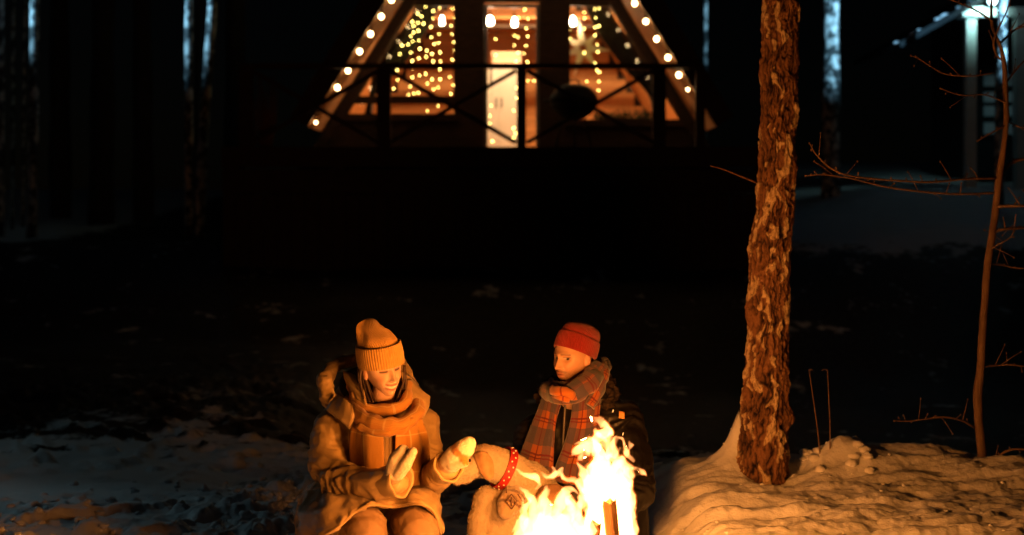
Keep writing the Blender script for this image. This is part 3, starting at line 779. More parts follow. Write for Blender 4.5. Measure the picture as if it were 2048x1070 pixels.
# ------------------------------------------------------------------ the slim bare tree at the right
TW = mat('reddish young bark', (0.21, 0.13, 0.08), (0.10, 0.06, 0.04), 22, 0.75, 0.0015, 90, (1, 1, 0.4))
def young_tree():
    d = 7.05
    stem = [(1967, 968, 13.5), (1963, 900, 12), (1957, 840, 11.5), (1956, 790, 12), (1961, 740, 10.5), (1963, 690, 10.5), (1969, 610, 10), (1974, 540, 10), (1984, 470, 9.5), (1993, 405, 9.5), (1999, 350, 9), (2008, 290, 7.5), (2013, 230, 7), (2010, 170, 6.5), (2008, 125, 6), (2000, 90, 4.5), (1986, 55, 4), (1983, 20, 3.6), (1985, -40, 3.2), (1992, -150, 2.5), (1990, -300, 1.2)]
    P = spline([list(W(x, y, d)) + [0.76 * r / F_PX * d] for x, y, r in stem], 5)
    P[:, :2] += 0.0025 * np.stack([noise(P[:, :3] * 12, 3), noise(P[:, :3] * 12, 5)], -1)
    rad = P[:, 3] * (1 + 0.10 * noise(P[:, :3] * np.array([3, 3, 22]), 8))
    t = thing('young_tree', 'slim bare young tree with thin side twigs at the right edge', 'tree', P[0, :3])
    V, F, UV = tube(P[:, :3], rad, 12); obj('trunk', V, F, TW, t)
    br = [
        [(1995, 356, 4, 0), (1930, 358, 3.2, -.1), (1860, 364, 2.8, -.2), (1780, 360, 2.4, -.25), (1700, 352, 2.2, -.3), (1660, 336, 2.0, -.3), (1632, 310, 1.8, -.3), (1618, 285, 1.2, -.3)],
        [(1990, 386, 3.4, 0), (1920, 388, 2.8, -.05), (1850, 384, 2.4, -.1), (1780, 375, 2.2, -.12), (1700, 357, 1.8, -.15), (1650, 350, 1.6, -.15), (1612, 351, 1.0, -.15)],
        [(2000, 352, 6.5, 0), (2012, 335, 5.5, .05), (2030, 323, 5, .08), (2060, 315, 4, .1), (2120, 300, 2, .15)],
        [(1992, 413, 5, 0), (2015, 412, 4, -.05), (2050, 411, 3.4, -.1), (2110, 400, 2, -.15)],
        [(1984, 466, 5, 0), (2010, 458, 4.2, 0), (2050, 455, 3.8, .05), (2110, 440, 2, .1)],
        [(1974, 527, 3.4, 0), (2005, 530, 2.8, .05), (2040, 536, 2.4, .1), (2100, 530, 1.4, .1)],
        [(1948, 855, 3.4, 0), (1925, 842, 2.8, -.05), (1890, 834, 2.5, -.1), (1850, 838, 2.0, -.12), (1818, 843, 1.6, -.14), (1788, 843, 1, -.15)],
        [(1975, 935, 4, 0), (1990, 918, 3.6, -.05), (2015, 902, 3.2, -.08), (2050, 899, 2.6, -.1), (2110, 910, 1.4, -.1)],
        [(1962, 735, 2.6, 0), (1990, 731, 2.4, .02), (2020, 730, 2.2, .04), (2055, 734, 1.6, .05)],
        [(2010, 168, 3, 0), (2040, 130, 2.4, .05), (2070, 100, 1.6, .08)],
        [(2006, 122, 3.2, 0), (1992, 108, 3, 0), (1988, 80, 2.6, -.02), (2010, 30, 2.2, -.05), (2030, -20, 1.6, -.06)],
        [(1998, 88, 3.4, 0), (2030, 60, 3, .1), (2060, 50, 2, .1)],
        [(1985, 42, 3, 0), (1955, 22, 2.6, -.1), (1925, 8, 2, -.15), (1880, -10, 1.4, -.2)],
        [(2012, 250, 3, 0), (1985, 265, 2.4, -.05), (1955, 282, 2.0, -.08), (1905, 160, 0.1, -.1)][:3],
        [(2013, 205, 2.8, 0), (1970, 190, 2.2, -.1), (1925, 190, 1.8, -.15), (1880, 176, 1.5, -.2)],
        [(1990, 145, 2.2, -.05), (1940, 152, 2, -.12), (1890, 148, 1.8, -.16), (1860, 132, 1.5, -.18), (1831, 113, 1.2, -.2)],
        [(2012, 240, 2.4, 0), (2030, 250, 2, .05), (2060, 262, 1.4, .05)],
        [(1975, 500, 2.2, 0), (1995, 490, 1.8, -.05), (2025, 470, 1.5, -.08), (2033, 430, 1.2, -.1)],
    ]
    buds = []
    for q in br:
        S = spline([list(W(x, y, d + dd)) + [0.72 * r / F_PX * d] for x, y, r, dd in q], 5)
        S[:, :3] += 0.005 * np.stack([noise(S[:, :3] * 9, 13), noise(S[:, :3] * 9, 14), noise(S[:, :3] * 9, 15)], -1) * np.linspace(0, 1, len(S))[:, None]
        g = G(); g.tube(S[:, :3], S[:, 3], 7)
        for i in range(3, len(S) - 1, 2):
            v = np.array([random.uniform(-0.6, 0.6), random.uniform(-0.4, 0.4), random.uniform(-0.4, 1)]); v /= np.linalg.norm(v)
            L = random.choice([0.008, 0.012, 0.02, 0.03, 0.06, 0.11])
            a = S[i, :3]; e = a + v * L + (S[i+1, :3] - a) * (0.6 if L > 0.03 else 0)
            g.tube([a, (a + e) / 2 + 0.002, e], [S[i, 3] * 0.6, S[i, 3] * 0.5, 0.0013], 5); buds.append(e)
        buds.append(S[-1, :3])
        for p in buds: g.sphere(p, (0.0038, 0.0038, 0.006), 6)
        buds = []
        gobj('branch', g, TW, t, True)
young_tree()

# two dry stalks on the bank
for k, (a, b, lab) in enumerate((((1641, 918), (1618, 740), 'left of the pair, leaning slightly left'), ((1660, 918), (1655, 740), 'right of the pair, upright'))):
    d = 7.0; p, q = W(*a, d), W(*b, d); p[2] = hz(p[0], p[1]) - 0.03
    g = G(); pts = [p, p * .6 + q * .4 + np.array([.004, 0, 0]), q]; g.tube(spline(pts, 4), np.linspace(0.0036, 0.002, 9), 6)
    V, F = g.arrays(); t = thing('dry_stalk', f'thin dry stalk in the snow behind the bank, {lab}', 'stalk', p, 'dry stalks on the bank')
    obj('stem', V, F, TW, t)
    g = G(); g.tube([q, q + np.array([0.012 - 0.03 * k, 0, 0.004]), q + np.array([0.02 - 0.05 * k, 0, -0.004])], [0.002, 0.0018, 0.001], 5); gobj('tip', g, TW, t, True)

# snow lumps thrown up round the pit: uncountable
def clods():
    g = G(); base, Fi = uvsphere(10)
    spots = [(RNG.uniform(-2.6, -0.75), RNG.uniform(6.2, 8.2), RNG.uniform(0.006, 0.026)) for _ in range(200)]
    spots += [(RNG.uniform(-1.5, -0.75), RNG.uniform(6.3, 8.2), RNG.uniform(0.012, 0.035)) for _ in range(60)]
    spots += [(RNG.uniform(0.7, 2.9), RNG.uniform(5.4, 7.3), RNG.uniform(0.003, 0.010)) for _ in range(120)]
    spots += [(RNG.uniform(1.45, 1.75), RNG.uniform(6.85, 7.15), RNG.uniform(0.02, 0.04)) for _ in range(16)]
    for k, (x, y, r) in enumerate(spots):
        if abs(x + 0.55) < 0.35 and y < 6.6: continue
        V = base * (1 + 0.45 * noise(base * 1.9 + k * 3.1, 5)[:, None]) * np.array([1, RNG.uniform(0.7, 1.1), RNG.uniform(0.45, 0.8)]) * r
        c = np.array([x, y, hz(x, y) + r * 0.15]); g.add(V + c, Fi)
    o = gobj('snow_clods', g, M_SNOW, None, True); o['kind'] = 'stuff'; o['label'] = 'broken lumps of snow scattered round the fire pit'; o['category'] = 'snow'
clods()

# ------------------------------------------------------------------ far birches
def birch_material():
    m, n, l, b = material('birch bark with lit spots'); b.inputs['Roughness'].default_value = 0.8
    tc = n.new('ShaderNodeTexCoord'); mp = n.new('ShaderNodeMapping'); mp.inputs['Scale'].default_value = (4, 4, 3.2); l.new(tc.outputs['Object'], mp.inputs[0])
    nz = n.new('ShaderNodeTexNoise'); nz.inputs['Scale'].default_value = 1.6; nz.inputs['Detail'].default_value = 6; nz.inputs['Roughness'].default_value = 0.7; l.new(mp.outputs[0], nz.inputs['Vector'])
    cr = n.new('ShaderNodeValToRGB'); e = cr.color_ramp.elements; e[0].position = 0.48; e[0].color = (0.025, 0.025, 0.025, 1); e[1].position = 0.56; e[1].color = (0.66, 0.66, 0.64, 1)  # dark bark marks, contrast raised to paint broken spots of lamplight
    l.new(nz.outputs[0], cr.inputs[0]); l.new(cr.outputs[0], b.inputs['Base Color']); return m
M_BIRCH = birch_material()
def birch(px, d, wpx, lab, lean=0.0, top=9.0, dark=False, curve=0.0):
    x = PX(px, d); z0 = hz(x, d) - 0.1; r = wpx / F_PX * d / 2
    t = thing('birch_tree', lab, 'tree', (x, d, z0), 'birches in the dark wood')
    zs = np.linspace(z0, top, 26); zr = 3.6
    P = np.stack([x + lean * (zs - zr) + curve * np.sin((zs - zr) * 0.9), np.full_like(zs, d), zs], -1)
    rad = r * (1.12 - 0.045 * (zs - z0)) * (1 + 0.06 * np.sin(zs * 3.1 + px))
    V, F, UV = tube(P, np.clip(rad, 0.01, None), 14); obj('trunk', V, F, MATS['spruce bark'] if dark else M_BIRCH, t)
    for k in range(7):
        i = 13 + k * 2 if k > 2 else 9 + k * 4
        i = max(min(i, 25), 17); a = random.uniform(0, 6.28); L = random.uniform(0.8, 1.6); p = P[i]
        v = np.array([math.cos(a), math.sin(a) * 0.7, 0.7]); g = G()
        path = spline([p, p + v * L * 0.5, p + v * L + np.array([0, 0, -0.1])], 4); g.tube(path, np.linspace(r * 0.25, 0.006, len(path)), 6)
        for e in range(5):
            q = path[2 + e]; v2 = v * 0.4 + np.array([random.uniform(-.6, .6), random.uniform(-.6, .6), random.uniform(-.7, .2)])
            g.tube([q, q + v2 * 0.35, q + v2 * 0.6 + np.array([0, 0, -0.12])], [0.008, 0.005, 0.002], 5)
        gobj('branch', g, TW, t, True)
mat('spruce bark', (0.05, 0.035, 0.028), (0.025, 0.018, 0.014), 14, 0.9, 0.004, 40, (1, 1, 0.3))
birch(3, 23.0, 12, 'pale birch trunk cut by the left edge of the picture')
birch(26, 25.0, 7, 'very thin birch, second trunk from the left edge', 0.004)
birch(48, 25.5, 6, 'thinnest birch, just left of the bright patched birch', 0.01)
birch(68, 22.5, 19, 'patched pale birch third in from the left, broken lit spots painted in its bark', 0.012)
birch(378, 22.5, 17, 'dim pale birch, left of the close pair beside the cabin')
birch(416, 22.0, 20, 'bright pale birch, right of the close pair beside the cabin', 0.03, curve=0.05)
birch(394, 24.5, 9, 'thin dark trunk between the close pair of pale birches', 0.006, dark=True)
birch(1662, 24.5, 34, 'broad pale blue-lit trunk just right of the rough-barked tree')
birch(1411, 26.0, 9, 'faint thin trunk right of the cabin roof')
birch(2003, 21.5, 19, 'blue-white birch beside the neighbouring porch post', 0.02)
for k, (px, d, w) in enumerate(((120, 28, 40), (205, 26, 46), (285, 27, 38), (470, 27, 40))):
    lab = ('dark spruce trunk right of the patched birch', 'broad dark trunk in the black gap left of centre wood', 'dark trunk nearest left of the close birch pair', 'dark trunk between the birch pair and the cabin')[k]
    birch(px, d, w, lab, random.uniform(-0.01, 0.01), dark=True)

# ------------------------------------------------------------------ neighbouring house with a lit porch
M_POST = mat('pale painted post', (0.62, 0.68, 0.64), (0.54, 0.6, 0.57), 5, 0.6)
M_SIDING = mat('dark siding', (0.012, 0.013, 0.014), (0.008, 0.009, 0.010), 6, 0.9)
hd = 24.0
house = thing('neighbouring_house', 'neighbouring house with pale porch posts and snowy eave at the right', 'house', (9.5, hd + 2, hz(9.5, hd + 2)))
zb = hz(9.5, hd) - 0.1
g = G(); g.box((PX(1955, 27), 27.0, zb), (14, 30, 5.6)); gobj('wall', g, M_SIDING, house)
for k, (px, w) in enumerate(((1940, 20), (2040, 21))):
    x = PX(px, hd); h = w / F_PX * hd / 2
    g = G(); g.box((x - h, hd - h, zb), (x + h, hd + h, PZ(36, hd))); p = gobj('porch_post', g, M_POST, house)
    g = G(); c = 0.18 if k == 0 else 0.13
    g.box((x - c, hd - c, PZ(35.5, hd)), (x + c, hd + c, PZ(16, hd))); gobj('capital', g, M_POST, p)
g = G(); g.box((PX(1955, hd) + 0.06, hd - 0.10, PZ(34, hd)), (13, hd + 0.10, PZ(17, hd))); gobj('porch_beam', g, M_POST, house)
a = W(1800, 90, hd - 0.3); b = W(1930, 14, hd - 0.3); c = W(2300, -190, hd - 0.3)
g = G(); g.bar(a + np.array([0, 1.6, 0]), c + np.array([0, 1.6, 0]), 3.2, 0.09, up=(0, 0, 1)); gobj('roof', g, M_SIDING, house)
sn = []
for k in range(8):
    t_ = (k + random.uniform(-.3, .3)) / 7; p = a * (1 - t_) + (b + (c - b) * 0.12) * t_; sn.append(('e', p + np.array([0, 0.12, 0.05]), (0.04 + 0.06 * random.random(), 0.07, 0.03 + 0.03 * random.random())))
V, N, F = blob(sn, 0.03, 2); obj('eave_snow', V, F, M_SNOW, house)
wx = PX(1978, 26.97); wn_ = thing if False else None
g = G()
g.box((PX(1960, 26.9), 26.93, PZ(275, 26.9)), (PX(2100, 26.9), 26.985, PZ(142, 26.9))); win = gobj('window', g, M_SIDING, house)
M_PANE = mat('frosted pane', (0.5, 0.56, 0.62), (0.42, 0.47, 0.53), 4, 0.35)
for i, (ya, yb) in enumerate(((150, 172), (184, 204), (212, 232), (245, 268))):
    for j, (xa, xb) in enumerate(((1968, 1990), (2012, 2030), (2044, 2064))):
        g = G(); g.box((PX(xa, 26.9), 26.905, PZ(yb, 26.9)), (PX(xb, 26.9), 26.927, PZ(ya, 26.9))); gobj('pane', g, M_PANE, win)
lp = W(1985, 2, hd - 0.45)
pl_ = thing('porch_lamp', 'cold white porch lamp under the eave of the neighbouring house', 'lamp', lp)
g = G(); g.sphere(lp, (0.07, 0.07, 0.06), 14); gobj('glass', g, M_COOL, pl_, True)
g = G(); g.tube([lp + np.array([0, 0, 0.05]), lp + np.array([0, 0, 0.12])], [0.1, 0.05], 14); gobj('cap', g, M_BLACKMETAL, pl_)
g = G(); g.tube([lp + np.array([0, 0, 0.11]), lp + np.array([0, 0.2, 0.14]), lp + np.array([0, 0.42, 0.14])], 0.015, 8); gobj('bracket', g, M_BLACKMETAL, pl_)
spot('lamp_light', lp + np.array([0, -0.12, -0.08]), W(1950, 20, hd), 52, 130, 1.0, (0.5, 0.95, 0.92), 0.06, pl_)

# ------------------------------------------------------------------ unseen lamps added for the cold light on snow and trunks
def added_lamp(name, label, base, h, aim, watts, cone, blend, colr):
    base = np.array([base[0], base[1], hz(base[0], base[1]) - 0.05]); hd_ = base + np.array([0, 0, h])
    t = thing(name, label, 'lamp', base, 'lamps added out of frame')
    g = G(); g.tube([base, hd_], [0.05, 0.035], 12); gobj('post', g, M_BLACKMETAL, t, True)
    aim = np.array(aim, float); v = aim - hd_; v /= np.linalg.norm(v)
    g = G(); g.tube([hd_ - v * 0.10, hd_ - v * 0.02, hd_ + v * 0.10], [0.04, 0.07, 0.12], 16); gobj('lamp_head', g, M_BLACKMETAL, t, True)
    g = G(); g.tube([hd_ + v * 0.101, hd_ + v * 0.108], [0.105, 0.10], 16); gobj('lens', g, M_COOL, t)
    L = bpy.data.lights.new('lamp_light', 'SPOT'); L.energy = watts; L.color = colr; L.spot_size = R(cone); L.spot_blend = blend; L.shadow_soft_size = 0.06
    o = bpy.data.objects.new('lamp_light', L); COL.objects.link(o); o.parent = t
    o.location = tuple(hd_ + v * 0.13 - base); o.rotation_euler = Vector(v).to_track_quat('-Z', 'Y').to_euler()
added_lamp('added_snow_lamp', 'unseen cold lamp added left of the trodden snow', (-4.7, 8.9), 2.0, (-2.6, 6.9, 0.0), 13, 54, 0.95, (0.48, 0.88, 1.0))
added_lamp('added_trunk_lamp', 'unseen cold lamp on a pole added for the left birches', (-15.5, 19.0), 3.3, (-5.4, 22.2, 5.4), 13000, 23, 0.9, (0.3, 0.7, 1.0))
added_lamp('added_trunk_lamp', 'unseen cold lamp on a pole added for the right trunks', (9.5, 15.5), 4.0, (6.2, 23.6, 4.9), 9000, 22, 0.9, (0.3, 0.7, 1.0))

# ------------------------------------------------------------------ people
M_SKIN = mat('skin', (1, 1, 1), (0.95, 0.93, 0.92), 25, 0.5, 0.0006, 260, tint=True, spec=0.35)
def frame_of(fwd, up):
    f = np.array(fwd, float); f /= np.linalg.norm(f); r = np.cross(f, up); r /= np.linalg.norm(r); u = np.cross(r, f)
    return np.stack([r, f, u], 1)                # columns: person's right, forward, up

def head_mesh(c, M, woman):
    S, F = uvsphere(300)
    nx, ny, nz = S[:, 0], S[:, 1], S[:, 2]
    L = sstep(0.15, -0.95, nz)
    x = nx * 0.074 * (1 - (0.34 if woman else 0.24) * L)
    y = np.where(ny > 0, 0.092 * np.abs(ny) ** 0.86, 0.098 * ny * (1 - 0.5 * L)) + 0.012 * L * (ny > -0.2)
    z = nz * 0.117
    fm = sstep(0.1, 0.5, ny)
    def g(x0, z0, sx, sz): return np.exp(-((x - x0) / sx) ** 2 - ((z - z0) / sz) ** 2) * fm
    y = y + (0.0055 if woman else 0.010) * g(0, 0.024, 0.05, 0.010)                                   # brow
    for s in (-1, 1):
        y = y - (0.012 if woman else 0.017) * g(s * 0.031, 0.006, 0.017, 0.012) + 0.0045 * g(s * 0.031, 0.004, 0.012, 0.0075)   # socket, lid
        y = y + (0.008 if woman else 0.005) * g(s * 0.041, -0.030, 0.018, 0.016)  # cheek
        y = y + 0.0085 * g(s * 0.0115, -0.036, 0.0065, 0.006)                    # nostril wing
        y = y - 0.004 * g(s * 0.028, -0.052, 0.007, 0.014)
    zn = np.clip((0.018 - z) / 0.052, 0, 1)
    y = y + (0.006 + 0.021 * zn ** 1.4) * np.exp(-(x / (0.007 + 0.004 * zn)) ** 2) * sstep(0.03, 0.012, z) * sstep(-0.047, -0.037, z) * fm
    zc = -0.066 + (9.0 if woman else -1.5) * x * x
    mw = 0.032 if woman else 0.024
    k = np.clip(1 - (x / mw) ** 2, 0, 1)
    y = y + 0.006 * np.exp(-((z + 0.066) / 0.02) ** 2 - (x / 0.03) ** 2) * fm
    y = y + 0.0045 * np.exp(-((z - zc - 0.0095) / 0.004) ** 2) * k * fm + 0.0055 * np.exp(-((z - zc + 0.0105) / 0.0045) ** 2) * k * fm
    y = y - 0.004 * np.exp(-((z - zc) / 0.004) ** 2) * k * fm
    y = y + 0.008 * g(0, -0.102, 0.018, 0.012)                                   # chin
    col = np.tile(np.array([0.72, 0.47, 0.33]) if woman else np.array([0.47, 0.27, 0.165]), (len(S), 1))
    def paint(w, colr): nonlocal col; w = np.clip(w, 0, 1)[:, None]; col = col * (1 - w) + np.array(colr) * w
    for s in (-1, 1):
        paint(0.35 * g(s * 0.043, -0.03, 0.02, 0.016), (0.62, 0.22, 0.14))
        xa = x - s * 0.031
        brow = np.exp(-((z - (0.0235 - 3.5 * xa * xa + (0.002 if woman else 0))) / (0.0034 if woman else 0.0042)) ** 2) * sstep(0.022, 0.016, np.abs(xa)) * fm
        paint(0.85 * brow, (0.10, 0.05, 0.025))
        if woman:
            lash = np.exp(-((z - (0.0005 + 8 * xa * xa)) / 0.0042) ** 2) * sstep(0.018, 0.013, np.abs(xa)) * fm
            paint(0.35 * np.exp(-((z - 0.006) / 0.006) ** 2) * sstep(0.02, 0.012, np.abs(xa)) * fm, (0.28, 0.12, 0.07)); paint(0.95 * lash, (0.03, 0.015, 0.01))
        else:
            alm = sstep(1.0, 0.75, (xa / 0.0150) ** 2 + ((z - 0.004) / 0.0052) ** 2) * fm
            paint(alm, (0.4, 0.33, 0.28)); paint(sstep(1.0, 0.7, ((xa + 0.002) / 0.0068) ** 2 + ((z - 0.0045) / 0.0068) ** 2) * alm, (0.012, 0.008, 0.006))
            paint(0.8 * np.exp(-((z - (0.0115 - 9 * xa * xa)) / 0.0022) ** 2) * sstep(0.019, 0.014, np.abs(xa)) * fm, (0.05, 0.025, 0.015))
    lip = np.exp(-(((z - zc) / 0.0145) ** 4)) * (k ** 0.6) * fm
    paint(lip * sstep(0.0, 0.25, k), (0.34, 0.06, 0.045) if woman else (0.40, 0.16, 0.12))
    if woman:
        paint(sstep(0.0072, 0.0056, np.abs(z - zc) / np.clip(k, 0.05, 1) ** 0.5) * sstep(0.05, 0.3, k) * fm, (0.75, 0.66, 0.56))
    else:
        paint(0.9 * np.exp(-((z - zc) / 0.0022) ** 2) * k * fm, (0.06, 0.02, 0.015))
        jaw = sstep(-0.045, -0.075, z - 0.25 * np.abs(x)) * sstep(-0.3, 0.2, ny)
        must = np.exp(-((z + 0.0505 + 6 * x * x) / 0.006) ** 2) * sstep(0.034, 0.022, np.abs(x)) * fm
        paint(0.85 * np.clip((jaw * (1 - lip) + must) * (0.75 + 0.5 * noise(S * 40, 3)), 0, 1), (0.10, 0.045, 0.025))
    V = np.stack([x, y, z], -1) @ M.T + c
    # ears
    g2 = G(); 
    for s in (-1, 1):
        E, FE = uvsphere(14); E = E * np.array([0.012, 0.02, 0.032]) + np.array([s * 0.073, -0.012, -0.008]); g2.add(E @ M.T + c, FE)
    VE, FE = g2.arrays()
    return np.concatenate([V, VE]), F + [tuple(i + len(V) for i in f) for f in FE], np.concatenate([col, np.tile(col[0], (len(VE), 1)) * 0 + np.array([0.55, 0.3, 0.2])])

def person_body(t, c, M, woman, parts):
    Vh, Fh, Ch = head_mesh(c, M, woman)
    Vb, Nb, Fb = blob(parts, 0.012, 4)
    Fb = [tuple(f) for f in Fb]
    o = obj('body', np.concatenate([Vh, Vb]), Fh + [tuple(int(i) + len(Vh) for i in f) for f in Fb], M_SKIN, t, cols=np.concatenate([Ch, np.tile([0.55, 0.34, 0.23], (len(Vb), 1))]))
    return o

def knit(profile, c, M, n, ribs, amp, dent=0.0, seed=0, close=True):
    """ribbed knitted lathe; profile rows (z, rx, ry, offx, offy)"""
    P = spline(profile, 5); a = np.linspace(0, 2 * np.pi, n, endpoint=False); m = len(P)
    rib = 1 + amp * np.abs(np.sin(a * ribs / 2)) - amp / 2
    X = P[:, 1:2] * np.cos(a)[None] * rib + P[:, 3:4]; Y = P[:, 2:3] * np.sin(a)[None] * rib + P[:, 4:5]; Z = P[:, 0:1].repeat(n, 1)
    V = np.stack([X, Y, Z], -1).reshape(-1, 3)
    if dent:
        w = sstep(P[0, 0], P[-1, 0], V[:, 2]); d = np.stack([noise(V * 14, seed), noise(V * 14, seed + 1), noise(V * 14, seed + 2)], -1)
        V = V + d * dent * w[:, None]
    F = [(i*n+j, i*n+(j+1) % n, (i+1)*n+(j+1) % n, (i+1)*n+j) for i in range(m-1) for j in range(n)]
    if close: F.append(tuple(range((m-1)*n, m*n)))
    return V @ M.T + c, F

def wrinkle(V, N, limbs, seed=0, base=0.004):
    d = base * fbm(V * np.array([9, 9, 14]), 3, seed)
    for k, (a, b, rr, amp, fr) in enumerate(limbs):
        dist, t, q = segdist(V, a, b); w = sstep(rr * 1.9, rr * 1.1, dist)
        p = np.stack([t * fr + 3 * noise(V * 5, seed + k), q[:, 0] * 6, q[:, 1] * 6 + q[:, 2] * 6], -1)
        r = 1 - np.abs(noise(p, seed + 5 + k)) * 2.4
        d = d + w * amp * (np.clip(r, -0.4, 1) - 0.3)
    return V + N * d[:, None]

# ---- the woman
M_COAT = mat('khaki coat cloth', (0.42, 0.285, 0.12), (0.34, 0.225, 0.092), 6, 0.46, 0.004, 17, spec=0.35, sheen=0.1)
M_LINING = mat('dark hood lining', (0.05, 0.03, 0.02), (0.03, 0.02, 0.012), 9, 0.9)
M_TROUS = mat('tan trousers', (0.30, 0.19, 0.10), (0.25, 0.155, 0.08), 8, 0.8, 0.001, 80)
M_MUSTARD = mat('mustard wool', (0.52, 0.29, 0.06), (0.44, 0.235, 0.045), 30, 0.95, 0.0015, 240, sheen=0.3, spec=0.1)
M_WOOL = mat('cream wool', (1, 1, 1), (0.88, 0.86, 0.82), 40, 0.95, 0.0025, 190, sheen=0.3, spec=0.1, tint=True)
M_HAIR = mat('dark brown hair', (0.05, 0.025, 0.013), (0.025, 0.012, 0.007), 90, 0.5, 0.002, 120, (1, 1, 0.15))
D = 5.9
wt = thing('person', 'smiling person in khaki coat, mustard hat and cream mittens crouching left of the fire', 'person', (-0.55, 6.0, hz(-0.55, 6.0)))
hc = W(764, 736, D); HM = frame_of((math.sin(R(31)), -math.cos(R(31)), -0.06), (-0.17, 0.0, 1.0))
sR, eR, wR = W(668, 850, 6.0), W(676, 962, 5.84), W(786, 962, 5.62)
sL, eL, wL = W(846, 850, 6.08), W(858, 962, 5.92), W(892, 936, 5.68)
kR, kL = W(734, 1064, 5.64), W(836, 1066, 5.63)
hR, hL = W(690, 1040, 6.02), W(800, 1040, 6.05)
fR, fL = np.array([kR[0] - 0.02, 5.62, hz(-0.55, 5.62) + 0.05]), np.array([kL[0] + 0.01, 5.64, hz(-0.4, 5.64) + 0.05])
person_body(wt, hc, HM, True, [('c', hc - HM[:, 2] * 0.09, 0.05, W(757, 835, 6.02), 0.055), ('c', W(757, 850, 6.02), 0.1, W(745, 1000, 6.05), 0.12),
    ('c', sR, .05, eR, .042), ('c', eR, .042, wR, .03), ('c', sL, .05, eL, .042), ('c', eL, .042, wL, .03), ('c', sR, .05, sL, .05),
    ('c', hR, .09, kR, .06), ('c', hL, .09, kL, .06), ('c', kR, .055, fR, .035), ('c', kL, .055, fL, .035)])
coat = [('e', W(757, 895, 6.02), (0.17, 0.135, 0.2)), ('e', W(742, 975, 6.03), (0.2, 0.16, 0.15)), ('e', W(712, 1035, 6.06), (0.215, 0.18, 0.17)),
    ('c', sR, 0.082, sL, 0.074), ('c', W(700, 832, 6.02), 0.075, W(815, 832, 6.05), 0.07),
    ('c', sR, 0.088, W(655, 920, 5.92), 0.084), ('c', W(655, 920, 5.92), 0.084, eR, 0.078), ('c', eR, 0.078, W(735, 972, 5.72), 0.07), ('c', W(735, 972, 5.72), 0.07, wR, 0.058),
    ('c', sL, 0.075, eL, 0.066), ('c', eL, 0.066, wL, 0.056),
    ('c', W(655, 1010, 6.08), 0.12, W(688, 1030, 5.78), 0.095),
    ('c', W(790, 1010, 6.05), 0.12, W(826, 1030, 5.80), 0.085), ('c', W(640, 1010, 6.12), 0.1, W(640, 1090, 6.05), 0.11)]
V, N, F = blob(coat, 0.0065, 5)
V = wrinkle(V, N, [(sR, eR, .09, .007, 12), (eR, wR, .075, .008, 17), (sL, eL, .075, .006, 14), (eL, wL, .065, .006, 18), (W(640, 990, 6.1), W(720, 1050, 5.6), .14, .008, 14), (W(742, 960, 6.0), W(800, 1010, 5.8), .12, .006, 18)], 90, 0.006)
coat_o = obj('coat', V, F, M_COAT, wt)
# cut of the sleeves: turned cuffs
for a, b, r in ((eR, wR, 0.060), (eL, wL, 0.058)):
    v = (b - a) / np.linalg.norm(b - a); u = np.cross(v, (0, 0, 1)); u /= np.linalg.norm(u); w = np.cross(v, u); V = []; n = 40
    rowsr = [(-0.06, r - .004), (-0.02, r + .001), (0.02, r + .004), (0.046, r + .007), (0.052, r + .002), (0.044, r - .005), (0.0, r - .010)]
    for t_, rr in rowsr:
        for k in range(n):
            x = 2 * math.pi * k / n; q = rr * (1 + 0.05 * math.sin(3 * x + t_ * 60) + 0.03 * math.sin(7 * x + 1)) ; V.append(b + v * (t_ + 0.006 * math.sin(2 * x + 1)) + q * (math.cos(x) * u + math.sin(x) * w))
    F = [(i_*n+j_, i_*n+(j_+1) % n, (i_+1)*n+(j_+1) % n, (i_+1)*n+j_) for i_ in range(len(rowsr)-1) for j_ in range(n)]
    obj('sleeve_cuff', np.array(V), F, M_COAT, coat_o)
# hem edge of the coat over the thighs
rows = [[(616, 985, 5.90), (660, 975, 5.88), (700, 970, 5.89), (735, 968, 5.87), (775, 970, 5.87), (815, 970, 5.88), (850, 968, 5.92), (872, 975, 5.98)],
    [(596, 1030, 5.76), (652, 1010, 5.66), (700, 994, 5.70), (740, 990, 5.71), (785, 993, 5.72), (832, 988, 5.68), (868, 998, 5.74), (884, 1020, 5.86)],
    [(604, 1084, 5.60), (668, 1060, 5.52), (708, 1026, 5.58), (742, 1010, 5.59), (788, 1014, 5.67), (838, 1008, 5.60), (868, 1024, 5.62), (882, 1068, 5.70)]]
V, F, UV = sheet([[W(*p) for p in r_] for r_ in rows], 9, 0.014, 0.013, 16, 77, 0.6, 0.3); obj('coat_skirt', V, F, M_COAT, coat_o, uv=UV)
P = spline([list(W(*p)) for p in rows[2]], 9); g = G(); g.tube(P, 0.006, 8); gobj('hem', g, M_COAT, coat_o, True)
# hood, collar
hood = [('chain', [tuple(W(x, y, d)) + (r,) for x, y, d, r in ((672, 826, 5.95, .03), (654, 790, 5.96, .034), (652, 760, 6.0, .034), (664, 735, 6.06, .03), (690, 722, 6.13, .03), (740, 715, 6.2, .035), (795, 728, 6.18, .03), (822, 760, 6.1, .026), (832, 800, 6.02, .026))]),
    ('e', W(740, 790, 6.16), (0.155, 0.05, 0.12))]
V, N, F = blob(hood, 0.006, 3); V = V + N * (0.012 * fbm(V * 13, 3, 120))[:, None]; obj('hood', V, F, M_COAT, coat_o)
V, N, F = blob([('e', W(735, 770, 6.07), (0.125, 0.045, 0.085))], 0.008, 2); obj('hood_lining', V, F, M_LINING, coat_o)
def flap(name, c, seed, m=M_COAT, thick=0.012, folds=0.006):
    rows = [[W(*p) for p in row] for row in c]
    V, F, UV = sheet(rows, 5, thick, folds, 5, seed, 0.15, 0.15); return obj(name, V, F, m, coat_o, uv=UV)
